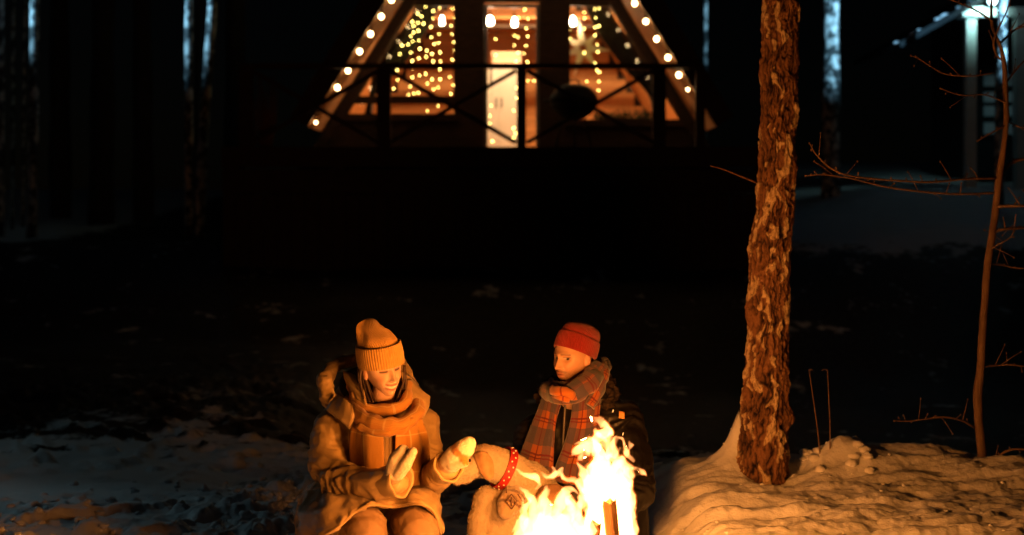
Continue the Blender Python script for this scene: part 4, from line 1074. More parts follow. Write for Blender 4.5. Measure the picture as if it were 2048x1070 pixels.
flap('collar_flap', [[(676, 790, 5.92), (690, 798, 5.86), (705, 812, 5.83)], [(664, 806, 5.90), (684, 816, 5.84), (708, 832, 5.80)], [(651, 820, 5.90), (678, 838, 5.84), (700, 858, 5.82)]], 3)
flap('collar_flap', [[(800, 742, 5.98), (806, 770, 5.94), (812, 800, 5.9)], [(818, 752, 5.99), (826, 782, 5.93), (828, 815, 5.88)], [(838, 778, 5.98), (848, 792, 5.93), (842, 832, 5.88)], [(846, 786, 5.99), (859, 800, 5.95), (845, 836, 5.9)]], 5)
flap('collar_flap', [[(686, 742, 6.0), (712, 752, 5.96), (728, 772, 5.92)], [(690, 760, 5.97), (712, 775, 5.92), (730, 790, 5.88)], [(700, 780, 5.95), (716, 800, 5.88), (735, 812, 5.84)]], 7)
# scarf
M_SCARF = plaid('mustard checked scarf', (0.40, 0.20, 0.045), [(0, 0.17, 0.0, 0.45, (0.36, 0.15, 0.028), 0.6)], [(0, 0.17, 0.46, 0.50, (0.55, 0.40, 0.18), 0.6), (1, 0.19, 0.42, 0.46, (0.55, 0.40, 0.18), 0.5)])
def roll(name, pts, r, m, parent, flat=0.7, seed=0, k=8):
    P = spline([list(W(*p)) for p in pts], k); rad = r * (1 + 0.16 * noise(P * 16, seed))
    V, F, UV = tube(P, rad, 18, flat)
    V = V + 0.007 * np.stack([noise(V * 26, seed + 1), noise(V * 26, seed + 2), noise(V * 26, seed + 3)], -1)
    return obj(name, V, F, m, parent, uv=UV)
rows = [[(708, 838, 5.84), (730, 844, 5.80), (764, 848, 5.785)], [(702, 872, 5.84), (730, 880, 5.785), (767, 884, 5.775)], [(702, 915, 5.845), (732, 924, 5.79), (768, 926, 5.785)], [(710, 968, 5.86), (738, 972, 5.80), (770, 974, 5.80)]]
V, F, UV = sheet([[W(*p) for p in r_] for r_ in rows], 9, 0.014, 0.010, 5, 15, 0.17, 0.34)
scarf = obj('scarf', V, F, M_SCARF, wt, uv=UV)
rows = [[(790, 846, 5.785), (815, 844, 5.80), (840, 838, 5.84)], [(790, 882, 5.775), (822, 880, 5.79), (852, 874, 5.845)], [(788, 926, 5.785), (822, 924, 5.80), (858, 916, 5.865)], [(786, 972, 5.80), (820, 972, 5.81), (852, 966, 5.87)]]
V, F, UV = sheet([[W(*p) for p in r_] for r_ in rows], 9, 0.014, 0.010, 5, 17, 0.17, 0.34); obj('scarf_end', V, F, M_SCARF, scarf, uv=UV)
rows = [[(758, 846, 5.82), (777, 848, 5.80), (796, 846, 5.82)], [(760, 905, 5.825), (778, 908, 5.80), (796, 905, 5.825)], [(762, 972, 5.84), (779, 976, 5.82), (796, 972, 5.84)]]
V, F, UV = sheet([[W(*p) for p in r_] for r_ in rows], 6, 0.016, 0.004, 4, 19); obj('placket', V, F, M_COAT, coat_o, uv=UV)
roll('scarf_fold', [(694, 806, 5.95), (716, 830, 5.85), (752, 848, 5.78), (800, 850, 5.77), (832, 830, 5.84), (838, 802, 5.95)], 0.034, M_SCARF, scarf, 0.8, 21)
roll('scarf_fold', [(702, 776, 5.97), (718, 808, 5.88), (750, 820, 5.85), (788, 818, 5.84), (812, 802, 5.87), (818, 768, 5.97)], 0.024, M_SCARF, scarf, 0.8, 25)
roll('scarf_fold', [(716, 852, 5.80), (760, 866, 5.755), (806, 860, 5.76), (828, 838, 5.79)], 0.016, M_SCARF, scarf, 0.8, 29)
# hair at the temple and cheek
g = G()
for k in range(24):
    side = k % 8 == 0
    x0 = random.uniform(803, 809) if side else random.uniform(716, 736); dd = random.uniform(5.86, 5.95); e = random.uniform(-7, 9)
    P = spline([list(W(x0, 730, dd)), list(W(x0 + (1 if side else -2) + e * .3, 755, dd)), list(W(x0 + (-5 if side else 2) + e, 782, dd)), list(W(x0 + (-12 if side else 8) + e * 1.6, 806, dd - .01))], 5)
    g.tube(P, np.linspace(0.0055, 0.003, len(P)), 6)
gobj('hair', g, M_HAIR, wt, True)
# hat
hat_c = hc - HM[:, 2] * 0.008; HH = frame_of((math.sin(R(27)), -math.cos(R(27)), -0.05), (-0.21, 0.0, 1.0))
pr = [(0.09, .086, .104, 0, 0), (0.122, .079, .094, .004, -.003), (0.150, .071, .082, .010, -.008), (0.180, .056, .062, .017, -.014), (0.202, .039, .042, .021, -.018), (0.214, .014, .015, .022, -.02)]
V, F = knit(pr, hat_c, HH, 360, 56, 0.045, 0.030, 40); hat = obj('hat', V, F, M_MUSTARD, wt)
V, F = knit([(0.028, .0860, .1035, 0, 0), (0.024, .0925, .1105, 0, 0), (0.032, .0935, .1120, 0, 0), (0.07, .0945, .1130, 0, 0), (0.106, .0915, .1105, 0, 0), (0.114, .088, .106, 0, 0), (0.109, .084, .102, 0, 0)], hat_c, HH, 360, 56, 0.04, 0.0, close=False)
obj('cuff', V, F, M_MUSTARD, hat)
# trousers with boots below
tr = [('c', hR, .1, W(726, 1052, 5.68), .088), ('c', W(726, 1052, 5.68), .088, kR, .086), ('c', hL, .1, W(832, 1054, 5.67), .088), ('c', W(832, 1054, 5.67), .088, kL, .086), ('c', kR, .083, fR, .06), ('c', kL, .083, fL, .06), ('c', hR, .1, hL, .1)]
V, N, F = blob(tr, 0.008, 4); V = wrinkle(V, N, [(hR, kR, .09, .005, 22), (hL, kL, .09, .005, 22)], 150, 0.003); obj('trousers', V, F, M_TROUS, wt)
for f in (fR, fL):
    V, N, F = blob([('c', f + np.array([0, 0.03, 0.06]), .062, f + np.array([0, 0.03, 0.0]), .055), ('c', f + np.array([0, 0.02, -0.01]), .05, f + np.array([0.03, -0.13, -0.015]), .042)], 0.01, 2); obj('boot', V, F, M_LINING, wt)
# mittens
def mitten(parts, axis0, axis1, bands, label=None, parent=None, base_c=(0.62, 0.55, 0.43), voxel=0.004):
    V, N, F = blob(parts, voxel, 3); V = V + N * (0.0009 * noise(V * 110, 3) + 0.001 * noise(V * 40, 4))[:, None]
    ax = axis1 - axis0; t_ = ((V - axis0) @ ax) / (ax @ ax)
    col = np.tile(np.array(base_c), (len(V), 1))
    for a, b, c in bands:
        w = (sstep(a - .02, a + .02, t_ + 0.03 * noise(V * 60, 7)) * sstep(b + .02, b - .02, t_ + 0.03 * noise(V * 60, 8)))[:, None]; col = col * (1 - w) + np.array(c) * w
    return obj('mitten', V, F, M_WOOL, parent, cols=col)
TANW = (0.40, 0.24, 0.12)
mitten([('c', W(786, 946, 5.585), .033, W(793, 920, 5.57), .034), ('c', W(793, 920, 5.57), .033, W(806, 902, 5.56), .026),
        ('c', W(797, 948, 5.56), .026, W(812, 928, 5.535), .025), ('c', W(812, 928, 5.535), .024, W(826, 903, 5.525), .0175), ('c', wR, .043, W(788, 948, 5.58), .036)],
       W(784, 965, 5.6), W(812, 893, 5.55), [(-1, 0.22, TANW)], parent=wt)
mitten([('c', W(895, 930, 5.65), .041, W(912, 912, 5.61), .046), ('c', W(914, 912, 5.61), .046, W(930, 896, 5.585), .040), ('c', W(930, 896, 5.585), .037, W(937, 888, 5.58), .031),
        ('c', W(905, 930, 5.60), .024, W(928, 925, 5.57), .02), ('c', wL, .044, W(900, 928, 5.65), .042)],
       W(893, 940, 5.66), W(945, 878, 5.57), [(-1, 0.16, TANW), (0.60, 0.74, (0.42, 0.17, 0.03))], parent=wt)

# ---- the man
M_BLACK = mat('black nylon', (0.009, 0.008, 0.008), (0.006, 0.005, 0.005), 6, 0.5, 0.003, 20, spec=0.4)
M_RED = mat('red wool', (0.21, 0.011, 0.008), (0.16, 0.008, 0.006), 40, 0.95, 0.0012, 240, sheen=0.2, spec=0.1)
M_BROWN = mat('brown trousers', (0.19, 0.105, 0.055), (0.15, 0.08, 0.042), 8, 0.85, 0.001, 80)
M_FUR = mat('brown fur trim', (0.03, 0.018, 0.011), (0.012, 0.008, 0.006), 60, 0.95, 0.006, 70)
M_PLAID = plaid('orange and grey checked scarf', (0.27, 0.075, 0.018),
    [(0, 0.115, 0.0, 0.46, (0.045, 0.047, 0.068), 0.74), (1, 0.13, 0.0, 0.48, (0.040, 0.042, 0.064), 0.74)],
    [(0, 0.115, 0.70, 0.76, (0.08, 0.008, 0.012), 0.85), (1, 0.13, 0.70, 0.75, (0.09, 0.008, 0.012), 0.9), (1, 0.13, 0.80, 0.84, (0.09, 0.008, 0.012), 0.8)])
mt = thing('person', 'bearded person in red hat, black jacket and checked scarf sitting behind the fire', 'person', (0.3, 6.4, hz(0.3, 6.4)))
mc = W(1146, 715, 6.28); MM = frame_of((-math.sin(R(43)), -math.cos(R(43)), -0.02), (0.06, 0.03, 1.0))
ms, ml = W(1068, 868, 6.38), W(1238, 842, 6.42)
mE, mW = W(1052, 955, 6.2), W(1030, 992, 5.86)
lE, lW = W(1268, 975, 6.22), W(1225, 1040, 6.0)
mk1, mk2 = W(1106, 1010, 5.82), W(1206, 1010, 5.9)
mh1, mh2 = W(1120, 1062, 6.4), W(1200, 1062, 6.4)
mf1, mf2 = np.array([mk1[0] - 0.02, 5.75, hz(0.15, 5.75) + 0.05]), np.array([mk2[0], 5.8, hz(0.4, 5.8) + 0.05])
person_body(mt, mc, MM, False, [('c', mc - MM[:, 2] * 0.09, 0.056, W(1150, 830, 6.42), 0.065), ('c', W(1150, 850, 6.42), 0.11, W(1160, 1020, 6.42), 0.13), ('c', ms, .05, ml, .05),
    ('c', ms, .05, mE, .045), ('c', mE, .045, mW, .033), ('c', ml, .05, lE, .045), ('c', lE, .045, lW, .033), ('c', mh1, .09, mk1, .06), ('c', mh2, .09, mk2, .06), ('c', mk1, .055, mf1, .04), ('c', mk2, .055, mf2, .04)])
jk = [('e', W(1155, 900, 6.40), (0.20, 0.145, 0.24)), ('e', W(1165, 1010, 6.42), (0.23, 0.18, 0.20)), ('c', ms, 0.085, ml, 0.095), ('c', W(1110, 820, 6.42), .07, W(1205, 805, 6.44), .085),
    ('c', ms, 0.085, mE, .078), ('c', mE, .076, mW, .06), ('c', ml, 0.105, W(1262, 920, 6.3), .10), ('c', W(1262, 920, 6.3), .10, lE, .092), ('c', lE, .09, lW, .07), ('c', W(1240, 980, 6.42), .12, W(1245, 1090, 6.4), .13)]
V, N, F = blob(jk, 0.008, 4); V = wrinkle(V, N, [(ms, mE, .085, .009, 18), (mE, mW, .07, .009, 24), (ml, lE, .1, .012, 16), (lE, lW, .09, .01, 20)], 170, 0.006)
jacket = obj('jacket', V, F, M_BLACK, mt)
V, N, F = blob([('chain', [tuple(W(x, y, d)) + (r,) for x, y, d, r in ((1192, 750, 6.50, .04), (1214, 768, 6.46, .036), (1222, 792, 6.40, .034), (1214, 812, 6.36, .028))]), ('chain', [tuple(W(x, y, d)) + (r,) for x, y, d, r in ((1150, 770, 6.5, .05), (1100, 775, 6.46, .045), (1086, 800, 6.4, .04))])], 0.006, 2)
V = V + N * (0.016 * fbm(V * 38, 3, 180))[:, None]; obj('fur_trim', V, F, M_FUR, jacket)
g = G(); g.tube(spline([W(1131, 800, 6.18), W(1128, 850, 6.19), W(1124, 920, 6.2)], 5), 0.006, 6); gobj('zip', g, mat('dull zip', (0.1, 0.09, 0.08), None, 9, 0.4, metal=0.6), jacket, True)
V, F, UV = sheet([[W(1238, 822, 6.295), W(1244, 823, 6.292), W(1249, 825, 6.292)], [W(1238, 836, 6.285), W(1244, 837, 6.282), W(1249, 838, 6.283)]], 3, 0.004); obj('sleeve_patch', V, F, mat('orange patch', (0.75, 0.36, 0.1), None, 20, 0.6), jacket, uv=UV)
tr = [('c', mh1, .11, mk1, .085), ('c', mh2, .11, mk2, .085), ('c', mk1, .08, mf1, .06), ('c', mk2, .08, mf2, .06), ('c', mh1, .11, mh2, .11)]
V, N, F = blob(tr, 0.008, 4); V = wrinkle(V, N, [(mh1, mk1, .09, .005, 20), (mk1, mf1, .08, .005, 24)], 190, 0.003); obj('trousers', V, F, M_BROWN, mt)
for f in (mf1, mf2):
    V, N, F = blob([('c', f + np.array([0, 0.03, 0.06]), .064, f + np.array([0, 0.03, 0.0]), .055), ('c', f + np.array([0, 0.02, -0.01]), .05, f + np.array([-0.02, -0.14, -0.015]), .043)], 0.01, 2); obj('boot', V, F, M_LINING, mt)
# red hat
MH = frame_of((-math.sin(R(43)), -math.cos(R(43)), 0.42), (0.10, 0.03, 1.0)); mhc = mc - MM[:, 2] * 0.006
pr = [(0.085, .080, .101, 0, 0), (0.116, .078, .097, 0, -.002), (0.141, .071, .086, 0, -.006), (0.158, .057, .068, 0, -.010), (0.169, .034, .041, 0, -.012), (0.173, .008, .01, 0, -.012)]
V, F = knit(pr, mhc, MH, 360, 64, 0.026, 0.006, 44); hat = obj('hat', V, F, M_RED, mt)
V, F = knit([(0.028, .081, .100, 0, 0), (0.024, .086, .106, 0, 0), (0.032, .0885, .109, 0, 0), (0.065, .0890, .110, 0, 0), (0.094, .0865, .107, 0, 0), (0.101, .083, .103, 0, 0), (0.096, .078, .098, 0, 0)], mhc, MH, 360, 64, 0.026, 0.0, close=False)
obj('cuff', V, F, M_RED, hat)
# checked scarf: two hanging ends, neck wrap and knot
rows = [[(1086, 792, 6.30), (1104, 796, 6.25), (1122, 804, 6.22)], [(1070, 832, 6.26), (1095, 838, 6.20), (1112, 845, 6.19)], [(1052, 880, 6.22), (1082, 888, 6.14), (1108, 892, 6.15)], [(1036, 925, 6.16), (1072, 938, 6.07), (1106, 945, 6.08)], [(1040, 950, 6.12), (1072, 962, 6.02), (1104, 966, 6.04)]]
V, F, UV = sheet([[W(*p) for p in r_] for r_ in rows], 9, 0.014, 0.012, 5, 51, 0.20, 0.37); ms_ = obj('scarf', V, F, M_PLAID, mt, uv=UV)
rows = [[(1146, 800, 6.20), (1172, 786, 6.20), (1200, 772, 6.26)], [(1143, 838, 6.19), (1170, 838, 6.17), (1197, 830, 6.21)], [(1130, 885, 6.18), (1162, 890, 6.15), (1194, 880, 6.18)], [(1110, 935, 6.12), (1150, 942, 6.09), (1186, 932, 6.12)], [(1104, 962, 6.08), (1146, 968, 6.05), (1180, 960, 6.08)]]
V, F, UV = sheet([[W(*p) for p in r_] for r_ in rows], 9, 0.014, 0.012, 5, 55, 0.21, 0.38); obj('scarf_end', V, F, M_PLAID, ms_, uv=UV)
roll('scarf_fold', [(1092, 782, 6.36), (1106, 786, 6.22), (1135, 790, 6.13), (1165, 774, 6.14), (1192, 752, 6.22), (1206, 728, 6.36)], 0.044, M_PLAID, ms_, 0.75, 61)
roll('scarf_fold', [(1102, 768, 6.34), (1112, 774, 6.22), (1142, 774, 6.15), (1172, 753, 6.18), (1196, 728, 6.28)], 0.026, M_PLAID, ms_, 0.75, 63)
roll('scarf_fold', [(1210, 730, 6.34), (1206, 760, 6.24), (1192, 790, 6.19), (1180, 812, 6.17)], 0.034, M_PLAID, ms_, 0.7, 66)
M_KNOT = plaid('orange scarf knot', (0.32, 0.10, 0.02), [], [(1, 0.06, 0.1, 0.2, (0.12, 0.01, 0.012), 0.8)])
roll('scarf_knot', [(1104, 780, 6.13), (1118, 784, 6.08), (1136, 786, 6.08), (1150, 796, 6.11)], 0.021, M_KNOT, ms_, 0.9, 68)
roll('scarf_knot', [(1108, 790, 6.12), (1122, 795, 6.07), (1140, 800, 6.08)], 0.013, M_KNOT, ms_, 0.9, 69)
# his patterned mittens
PATT = (0.09, 0.05, 0.03)
m1 = mitten([('c', mW, .055, W(1026, 996, 5.80), .052), ('c', W(1026, 996, 5.80), .052, W(1018, 1008, 5.745), .05), ('c', W(1018, 1008, 5.745), .045, W(1012, 1022, 5.72), .036), ('c', W(1030, 990, 5.76), .024, W(1040, 1012, 5.73), .018)],
            W(1030, 980, 5.8), W(1012, 1035, 5.72), [(0.15, 0.25, PATT), (0.62, 0.7, PATT)], parent=mt, base_c=(0.25, 0.17, 0.10))
m1['label'] = 'patterned brown mitten resting on the chest of the dog'
g = G(); cc = W(1023, 1003, 5.69)
for (x0_, z0_), (x1_, z1_) in (((0, .03), (.022, 0)), ((.022, 0), (0, -.03)), ((0, -.03), (-.022, 0)), ((-.022, 0), (0, .03)), ((0, .018), (0, -.018)), ((-.02, .035), (-.02, .06)), ((.025, .03), (.045, .0))):
    g.tube([cc + np.array([x0_, 0, z0_]), cc + np.array([x1_, 0.0, z1_])], 0.003, 5)
gobj('mitten_pattern', g, mat('dark mitten yarn', PATT, None, 30, 0.9), m1, True)
mitten([('c', lW, .05, lW + np.array([-0.06, -0.08, 0.0]), .045), ('c', lW + np.array([-0.06, -0.08, 0]), .04, lW + np.array([-0.09, -0.12, -0.01]), .034)], lW, lW + np.array([-0.09, -0.12, 0]), [], parent=mt, base_c=(0.25, 0.17, 0.10))

# ------------------------------------------------------------------ the dog
M_DOG = mat('cream dog coat', (1, 1, 1), (0.9, 0.88, 0.85), 18, 0.85, 0.0012, 160, (1, 1, 0.5), tint=True, sheen=0.15, spec=0.15)
dt = thing('dog', 'cream dog with red collar turning its head to the mittened hand', 'dog', (0.0, 5.85, hz(0, 5.85)))
sk = W(968, 922, 5.80); nose = W(904, 950, 5.70); nk = W(1016, 940, 5.86); sh = W(1052, 975, 5.95); rump = W(1098, 1062, 6.1); ch = W(1000, 1025, 5.88)
gz = hz(0, 5.8) + 0.02
dog = [('e', sk, (.075, .066, .068)), ('e', W(958, 930, 5.785), (.05, .052, .05)), ('c', W(950, 932, 5.775), .05, W(926, 942, 5.73), .036), ('c', W(926, 942, 5.73), .036, nose, .027), ('c', W(935, 952, 5.75), .028, W(912, 962, 5.715), .018),
    ('c', W(980, 924, 5.815), .070, nk, .078), ('c', nk, .078, sh, .105), ('c', sh, .115, W(1080, 1020, 6.05), .125), ('c', W(1080, 1020, 6.05), .125, rump, .135), ('c', sh, .1, ch, .112), ('c', ch, .11, W(992, 1075, 5.86), .095), ('c', W(975, 1000, 5.86), .06, W(962, 1060, 5.83), .058),
    ('c', W(962, 1040, 5.83), .056, np.array([W(962, 0, 5.8)[0], 5.8, gz + .03]), .034), ('c', W(1020, 1050, 5.84), .054, np.array([W(1020, 0, 5.8)[0], 5.78, gz + .03]), .034),
    ('c', np.array([W(962, 0, 5.8)[0], 5.8, gz + .02]), .034, np.array([W(955, 0, 5.8)[0], 5.73, gz + .015]), .03), ('c', np.array([W(1020, 0, 5.8)[0], 5.78, gz + .02]), .034, np.array([W(1014, 0, 5.8)[0], 5.71, gz + .015]), .03),
    ('c', rump, .12, np.array([rump[0] - .05, 5.95, gz + .1]), .08), ('c', np.array([rump[0] - .05, 5.95, gz + .1]), .05, np.array([rump[0] - .1, 5.8, gz + .02]), .035),
    ('chain', [tuple(rump + np.array([0.08, 0.06, -0.1])) + (.04,), tuple(rump + np.array([0.22, 0.12, -0.16])) + (.035,), (rump[0] + .32, 6.16, gz + .05, .02)])]
V, N, F = blob(dog, 0.006, 4); V = V + N * (0.0015 * fbm(V * np.array([45, 45, 22]), 3, 200))[:, None]
col = np.tile(np.array([0.31, 0.25, 0.17]), (len(V), 1))
dark = sstep(0.2, 0.6, fbm(V * 7, 2, 210))[:, None]; col = col * (1 - 0.3 * dark) + np.array([0.30, 0.20, 0.11]) * 0.3 * dark
tan = np.exp(-(np.linalg.norm(V - W(966, 900, 5.8), axis=1) / 0.06) ** 2)[:, None]; col = col * (1 - 0.45 * tan) + np.array([0.36, 0.20, 0.085]) * 0.45 * tan
obj('body', V, F, M_DOG, dt, cols=col)
def fur(V, N, C, count, L, w, flow, seed, parent, m, keep=None):
    rs = np.random.RandomState(seed); idx = rs.randint(0, len(V), count)
    if keep is not None: idx = idx[keep(V[idx])]
    p = V[idx]; n = N[idx]; d = n * 0.25 + flow(p) + rs.normal(size=p.shape) * 0.28; d -= n * np.minimum(0, (d * n).sum(1) - 0.25)[:, None]; d /= np.linalg.norm(d, axis=1)[:, None]
    sd = np.cross(d, rs.normal(size=p.shape)); sd /= np.linalg.norm(sd, axis=1)[:, None]
    ln = L * rs.uniform(0.6, 1.3, len(p))[:, None]
    VV = np.stack([p - sd * w, p + sd * w, p + d * ln], 1).reshape(-1, 3); FF = np.arange(len(VV)).reshape(-1, 3)
    CC = (C[idx] * rs.uniform(0.6, 1.35, len(p))[:, None])[:, None, :].repeat(3, 1).reshape(-1, 3)
    o = obj('fur', VV, FF, m, parent, cols=CC, smooth=False); o['kind'] = 'stuff'; return o
fur(V, N, col, 26000, 0.0085, 0.0009, lambda p: np.where((p[:, 2] > W(0, 985, 5.85)[2])[:, None], np.array([0.75, 0.1, -0.35]), np.array([0.15, 0.0, -0.9])), 5, dt, M_DOG)
ear = [[W(948, 908, 5.765), W(960, 904, 5.742), W(974, 906, 5.748)], [W(952, 922, 5.738), W(966, 920, 5.722), W(984, 922, 5.738)], [W(960, 940, 5.726), W(973, 942, 5.712), W(986, 940, 5.730)], [W(972, 956, 5.725), W(979, 958, 5.718), W(985, 955, 5.728)]]
V, F, UV = sheet(ear, 6, 0.012, 0.004, 4, 70); obj('ear', V, F, mat('tan ear fur', (0.29, 0.175, 0.085), (0.24, 0.135, 0.06), 40, 0.9, 0.002, 150), dt, uv=UV)
ear2 = [[p + np.array([-0.05, 0.11, 0.02]) for p in r_] for r_ in ear]; V, F, UV = sheet(ear2, 6, 0.012, 0.004, 4, 71); obj('ear', V, F, MATS['tan ear fur'], dt, uv=UV)
g = G(); g.sphere(nose + np.array([-0.024, -0.006, 0.006]), (.015, .017, .013), 12); gobj('nose', g, M_BLACKMETAL, dt, True)
g = G(); g.sphere(W(938, 921, 5.725), (.009, .008, .008), 10); gobj('eye', g, M_BLACKMETAL, dt, True)
# collar
M_COLLAR = mat('red collar', (0.30, 0.014, 0.011), (0.2, 0.009, 0.008), 30, 0.6)
cc = W(1008, 936, 5.852); ax = sh - sk; ax /= np.linalg.norm(ax); ax = np.array([0.86, 0.25, -0.42]); ax /= np.linalg.norm(ax)
u = np.cross(ax, (0, 1, 0)); u /= np.linalg.norm(u); w = np.cross(ax, u)
th = np.linspace(0, 2 * np.pi, 49); Vc = []; 
for a in th[:-1]:
    rdir = math.cos(a) * u + math.sin(a) * w
    for s_, rr in ((-0.017, .0835), (-0.017, .0885), (0.017, .0905), (0.017, .0855)): Vc.append(cc + rdir * rr + ax * s_)
Fc = [(i*4+j, i*4+(j+1) % 4, ((i+1) % 48)*4+(j+1) % 4, ((i+1) % 48)*4+j) for i in range(48) for j in range(4)]
collar = tag(obj('dog_collar', np.array(Vc), Fc, M_COLLAR, None, base=cc, smooth=False), 'red dog collar with pale studs round the neck of the dog', 'collar')
M_STUD = mat('pale stud', (0.75, 0.66, 0.6), None, 9, 0.4)
for i in range(26):
    a = 2 * math.pi * i / 26; rdir = math.cos(a) * u + math.sin(a) * w
    g = G(); g.sphere(cc + rdir * .0895 + ax * (0.006 if i % 2 else -0.006), (.0038, .0038, .0038), 8); gobj('stud', g, M_STUD, collar, True)

# ------------------------------------------------------------------ camp fire
FD = 5.0
M_FLAME = material('flame')[0]
_n, _l = M_FLAME.node_tree.nodes, M_FLAME.node_tree.links; _n.remove(_n['Principled BSDF'])
_e = _n.new('ShaderNodeEmission'); _e.inputs[0].default_value = (1.0, 0.40, 0.125, 1); _e.inputs[1].default_value = 125
_l.new(_e.outputs[0], _n['Material Output'].inputs['Volume'])
M_FRINGE = material('flame fringe')[0]
_n, _l = M_FRINGE.node_tree.nodes, M_FRINGE.node_tree.links; _n.remove(_n['Principled BSDF'])
_e = _n.new('ShaderNodeEmission'); _e.inputs[0].default_value = (1.0, 0.20, 0.02, 1); _e.inputs[1].default_value = 26
_l.new(_e.outputs[0], _n['Material Output'].inputs['Volume'])
fire = thing('campfire', 'bright white and orange camp fire burning in the foreground', 'fire', (FIRE[0], FIRE[1], hz(FIRE[0], FIRE[1])))
FS = FD / F_PX
def tongue(pts, k=5):
    P = spline([list(W(x, y, FD + dd)) + [r * FS] for x, y, r, dd in pts], k); P[:, 3] = np.clip(P[:, 3], 0.0032, None)
    return ('chain', [tuple(p) for p in P])
right_fire = [
    tongue([(1180, 960, 12, -.08), (1168, 975, 8, -.09), (1160, 962, 5, -.09), (1164, 948, 2, -.09)]),
    tongue([(1222, 918, 10, -.05), (1232, 900, 7, -.06), (1224, 885, 5, -.06), (1232, 872, 2, -.06)]),
    tongue([(1248, 975, 12, .03), (1258, 990, 7, .03), (1264, 1008, 5, .03), (1258, 1022, 2, .03)]),
    tongue([(1256, 905, 3, 0), (1262, 892, 4, 0), (1256, 880, 2, 0)]),
    tongue([(1160, 1010, 8, -.03), (1166, 985, 5, -.03), (1158, 968, 3, -.03)]),
    tongue([(1210, 890, 8, .05), (1222, 868, 5, .05), (1218, 850, 2, .05)]),
    tongue([(1176, 905, 6, -.02), (1160, 912, 4, -.02), (1150, 918, 2, -.02)]),

    tongue([(1218, 1150, 44, 0), (1214, 1080, 40, 0), (1208, 1010, 36, 0), (1204, 960, 30, 0), (1202, 928, 20, 0), (1196, 905, 9, 0)]),
    tongue([(1238, 1060, 28, .05), (1245, 1000, 22, .05), (1240, 950, 18, .04), (1236, 925, 8, .04)]),
    tongue([(1185, 985, 16, -.03), (1172, 960, 10, -.05), (1162, 945, 6, -.06), (1156, 928, 2, -.07)]),
    tongue([(1196, 915, 12, 0), (1192, 895, 9, -.02), (1172, 893, 10, -.04), (1156, 900, 7, -.05), (1144, 908, 1, -.05)]),
    tongue([(1200, 905, 9, .02), (1182, 884, 6, .03), (1160, 886, 5, .02), (1150, 890, 1, .02)]),
    tongue([(1188, 886, 7, 0), (1200, 872, 10, 0), (1213, 862, 8, 0), (1209, 850, 7, 0), (1196, 843, 6, 0), (1187, 838, 5, 0), (1184, 846, 1, 0)]),
    tongue([(1205, 880, 6, .03), (1196, 866, 6, .03), (1192, 855, 2, .03)]),
    tongue([(1215, 905, 7, .03), (1226, 885, 4, .04), (1240, 880, 4, .04), (1252, 888, 4, .03), (1258, 905, 5, .03), (1262, 922, 2, .03)]),
    tongue([(1232, 935, 8, 0), (1246, 925, 9, 0), (1256, 940, 8, 0), (1264, 960, 6, 0), (1262, 972, 4, 0), (1250, 968, 3, 0), (1242, 952, 2.5, 0)]),
    tongue([(1256, 935, 3, .02), (1272, 938, 3, .02), (1284, 946, 5, .02), (1290, 953, 1, .02)]),
    tongue([(1250, 1010, 13, .02), (1262, 1030, 9, .02), (1268, 1050, 5, .02), (1266, 1085, 6, .02)]),
    tongue([(1256, 1050, 8, 0), (1270, 1020, 3, 0), (1273, 1000, 1, 0)]),
    tongue([(1225, 925, 8, -.04), (1236, 910, 4, -.05), (1240, 896, 1, -.05)]),
]
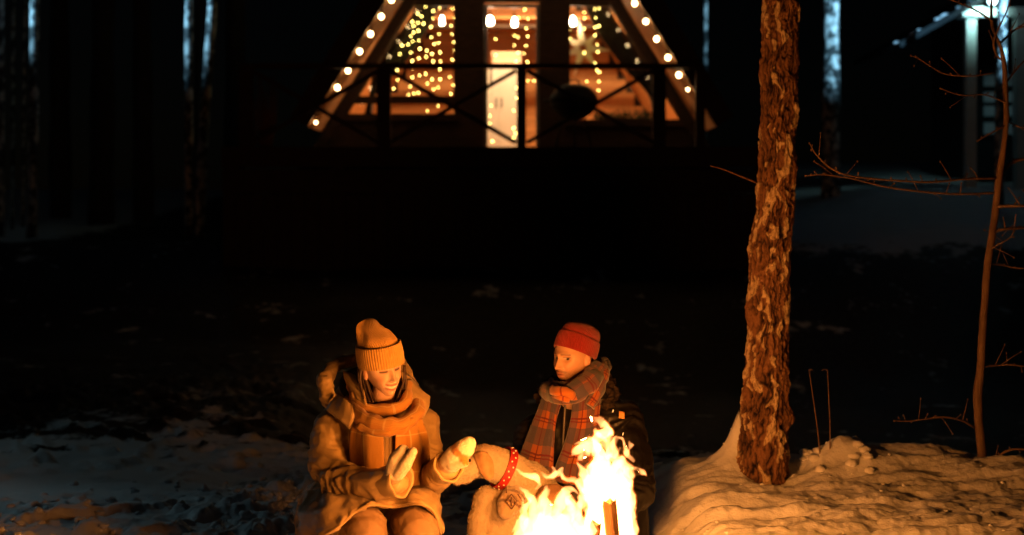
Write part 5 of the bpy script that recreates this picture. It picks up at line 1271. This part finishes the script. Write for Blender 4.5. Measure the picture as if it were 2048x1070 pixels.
left_fire = [
    tongue([(1090, 1020, 14, -.2), (1084, 1000, 9, -.2), (1092, 985, 5, -.2), (1088, 972, 2, -.2)]),
    tongue([(1156, 1030, 10, -.15), (1164, 1008, 6, -.15), (1158, 992, 3, -.15)]),
    tongue([(1050, 1050, 10, -.22), (1044, 1030, 6, -.22), (1048, 1012, 4, -.22), (1042, 1000, 2, -.22)]),
    tongue([(1126, 1000, 9, -.17), (1136, 984, 6, -.17), (1146, 980, 4, -.17), (1152, 986, 2, -.17)]),

    tongue([(1108, 1150, 54, -.18), (1104, 1100, 42, -.18), (1106, 1065, 26, -.18), (1112, 1030, 15, -.18), (1120, 998, 10, -.18), (1130, 984, 3, -.18)]),
    tongue([(1080, 1080, 26, -.2), (1084, 1045, 17, -.2), (1094, 1018, 11, -.2), (1090, 996, 6, -.2), (1098, 982, 2, -.2)]),
    tongue([(1130, 1080, 26, -.14), (1134, 1045, 17, -.14), (1140, 1018, 11, -.14), (1136, 1000, 7, -.14), (1146, 990, 2, -.14)]),
    tongue([(1060, 1110, 26, -.20), (1060, 1070, 19, -.20), (1068, 1030, 12, -.20), (1064, 1005, 7, -.20), (1052, 988, 6, -.20), (1042, 977, 1, -.20)]),
    tongue([(1156, 1130, 28, -.16), (1162, 1080, 20, -.16), (1158, 1040, 12, -.16), (1140, 1010, 9, -.16), (1134, 990, 5, -.16), (1142, 986, 1, -.16)]),
    tongue([(1036, 1090, 14, -.20), (1040, 1062, 9, -.20), (1034, 1048, 5, -.20), (1030, 1058, 4, -.20), (1024, 1066, 1.5, -.20)]),
    tongue([(1050, 1040, 8, -.17), (1052, 1015, 6, -.17), (1058, 1000, 4, -.17), (1052, 992, 1.5, -.17)]),
    tongue([(1036, 934, 1.5, 0), (1050, 944, 5, 0), (1066, 952, 6.5, 0), (1079, 962, 5.5, 0), (1074, 974, 4, 0), (1066, 980, 1.2, 0)]),
    tongue([(1084, 944, 1.5, .04), (1094, 955, 6, .04), (1104, 950, 6, .04), (1107, 935, 2, .04)]),
    tongue([(1100, 955, 5, .03), (1118, 948, 5, .03), (1134, 958, 4, .03), (1150, 962, 4.5, .03), (1162, 975, 5.5, .02), (1172, 990, 8, .01), (1186, 1002, 12, 0)]),
    tongue([(1112, 952, 4, .03), (1124, 940, 3, .03), (1128, 952, 2, .03)]),
    tongue([(1166, 1018, 3, .02), (1172, 1002, 2.5, .02), (1170, 990, 1, .02)]),
    tongue([(1180, 1060, 14, -.14), (1176, 1040, 9, -.14), (1186, 1028, 6, -.14)]),
]
rf = random.Random(5)
def lick(x0, x1, ybase, ytop, r, d0):
    x = rf.uniform(x0, x1); mid = (x0 + x1) / 2; yt = ytop + abs(x - mid) * rf.uniform(0.2, 1.0) + rf.uniform(-12, 40); n = 7; ph = rf.uniform(0, 6.28); dd = d0 + rf.uniform(-.09, .09)
    return tongue([(x + (mid - x) * 0.25 * (k / (n - 1)) + (4 + 9 * k / (n - 1)) * math.sin(ph + k * 1.25), ybase + (yt - ybase) * k / (n - 1), r * (1 - (k / (n - 1)) ** 1.6) + 0.6, dd) for k in range(n)], 4)
right_fire += [lick(1172, 1264, 1110, 905, rf.uniform(9, 15), 0.0) for _ in range(15)]
left_fire += [lick(1034, 1180, 1110, 992, rf.uniform(8, 13), -.18) for _ in range(17)]
for fl in (right_fire, left_fire):
    V, N, F = blob(fl, 0.0027, 1, 0.4)
    pts = [q for c in fl for q in c[1]]; kd = mathutils.kdtree.KDTree(len(pts))
    for k, q in enumerate(pts): kd.insert(q[:3], k)
    kd.balance(); lr = np.array([pts[kd.find(v)[1]][3] for v in V]); am = (np.clip(lr / 0.06, 0.03, 1.0) ** 1.3)[:, None]
    up_ = sstep(0.25, 0.75, V[:, 2])[:, None]
    V = V + np.stack([fbm(V * 22, 2, 240), fbm(V * 22, 2, 243), fbm(V * 22, 2, 246)], -1) * (0.006 + 0.008 * up_)
    V = V + (N * (0.026 * np.clip(noise(V * np.array([30, 30, 13]), 255), -0.6, 1) + 0.009 * noise(V * np.array([70, 70, 28]), 258))[:, None]) * am
    obj('flame', V, F, M_FLAME, fire)
    V2 = V + N * np.clip(lr * 0.35, 0.0022, 0.009)[:, None]; obj('flame_fringe', V2, F, M_FRINGE, fire)
# sparks
M_SPARK = glow('spark', (1.0, 0.45, 0.12), 4)
for px, py, r in ((1226, 822, 0.6), (1246, 868, 0.5)):
    c = W(px, py, FD + random.uniform(-.1, .1)); v = np.array([random.uniform(-.003, .003), 0, .005]); g = G(); g.tube([c - v, c, c + v], [0.0006, r * FS, 0.0006], 6); gobj('spark', g, M_SPARK, fire, True)
# the light of the fire
FC = (1.0, 0.31, 0.046)
point('fire_light', W(1208, 950, FD), 36, FC, 0.09, fire)
point('fire_light', W(1066, 1005, FD - 0.28), 42, FC, 0.09, fire)
point('fire_light', W(1190, 880, FD), 52, FC, 0.05, fire)
# split logs
M_LOG = mat('split pine log', (0.22, 0.12, 0.05), (0.13, 0.065, 0.028), 10, 0.75, 0.003, 70, (6, 6, 0.5))
M_CHAR = mat('charred log', (0.10, 0.04, 0.02), (0.03, 0.015, 0.01), 14, 0.85, 0.004, 60)
def split_log(p, q, r, m, label, seed):
    p = np.array(p, float); q = np.array(q, float); v = q - p; L = np.linalg.norm(v); v /= L
    u = np.cross(v, (0, 1, 0)); u /= np.linalg.norm(u); w = np.cross(u, v)
    prof = [(-1, -.5), (-.25, -.8), (.75, -.72), (1, -.1), (.55, .85), (-.35, .95), (-.95, .35)]
    m_ = 24; V = []
    for i in range(m_):
        for a, b in prof:
            s = 1 + 0.07 * math.sin(seed + a * 5 + i * .5); V.append(p + v * L * i / (m_ - 1) + r * s * (a * u + b * w) + v * (0.012 * math.sin(seed + a * 4 + b * 3) if i in (0, m_ - 1) else 0))
    n = len(prof); F = [(i*n+j, i*n+(j+1) % n, (i+1)*n+(j+1) % n, (i+1)*n+j) for i in range(m_-1) for j in range(n)]
    F += [tuple(range(n-1, -1, -1)), tuple(range((m_-1)*n, m_*n))]
    tag(obj('split_log', np.array(V), F, m, None, base=p, smooth=False), label, 'log', 'logs in the fire')
zg = hz(FIRE[0], FIRE[1]) + 0.02
def at_ground(px, d): return np.array([PX(px, d), d, zg])
split_log(at_ground(1262, FD - 0.12), W(1217, 1003, FD - 0.13), 14 * FS, M_LOG, 'pale split log standing upright in front of the flames', 1)
split_log(at_ground(1150, FD - 0.16), W(1191, 1044, FD - 0.12), 11 * FS, M_CHAR, 'charred short log leaning left of the upright pale log', 2)
split_log(at_ground(1040, FD - 0.05), W(1225, 1120, FD - 0.02), 22 * FS, M_CHAR, 'charred log lying across the base of the fire', 3)
split_log(at_ground(1290, FD + 0.1), W(1120, 1100, FD + 0.06), 20 * FS, M_CHAR, 'charred log at the back of the fire base', 4)
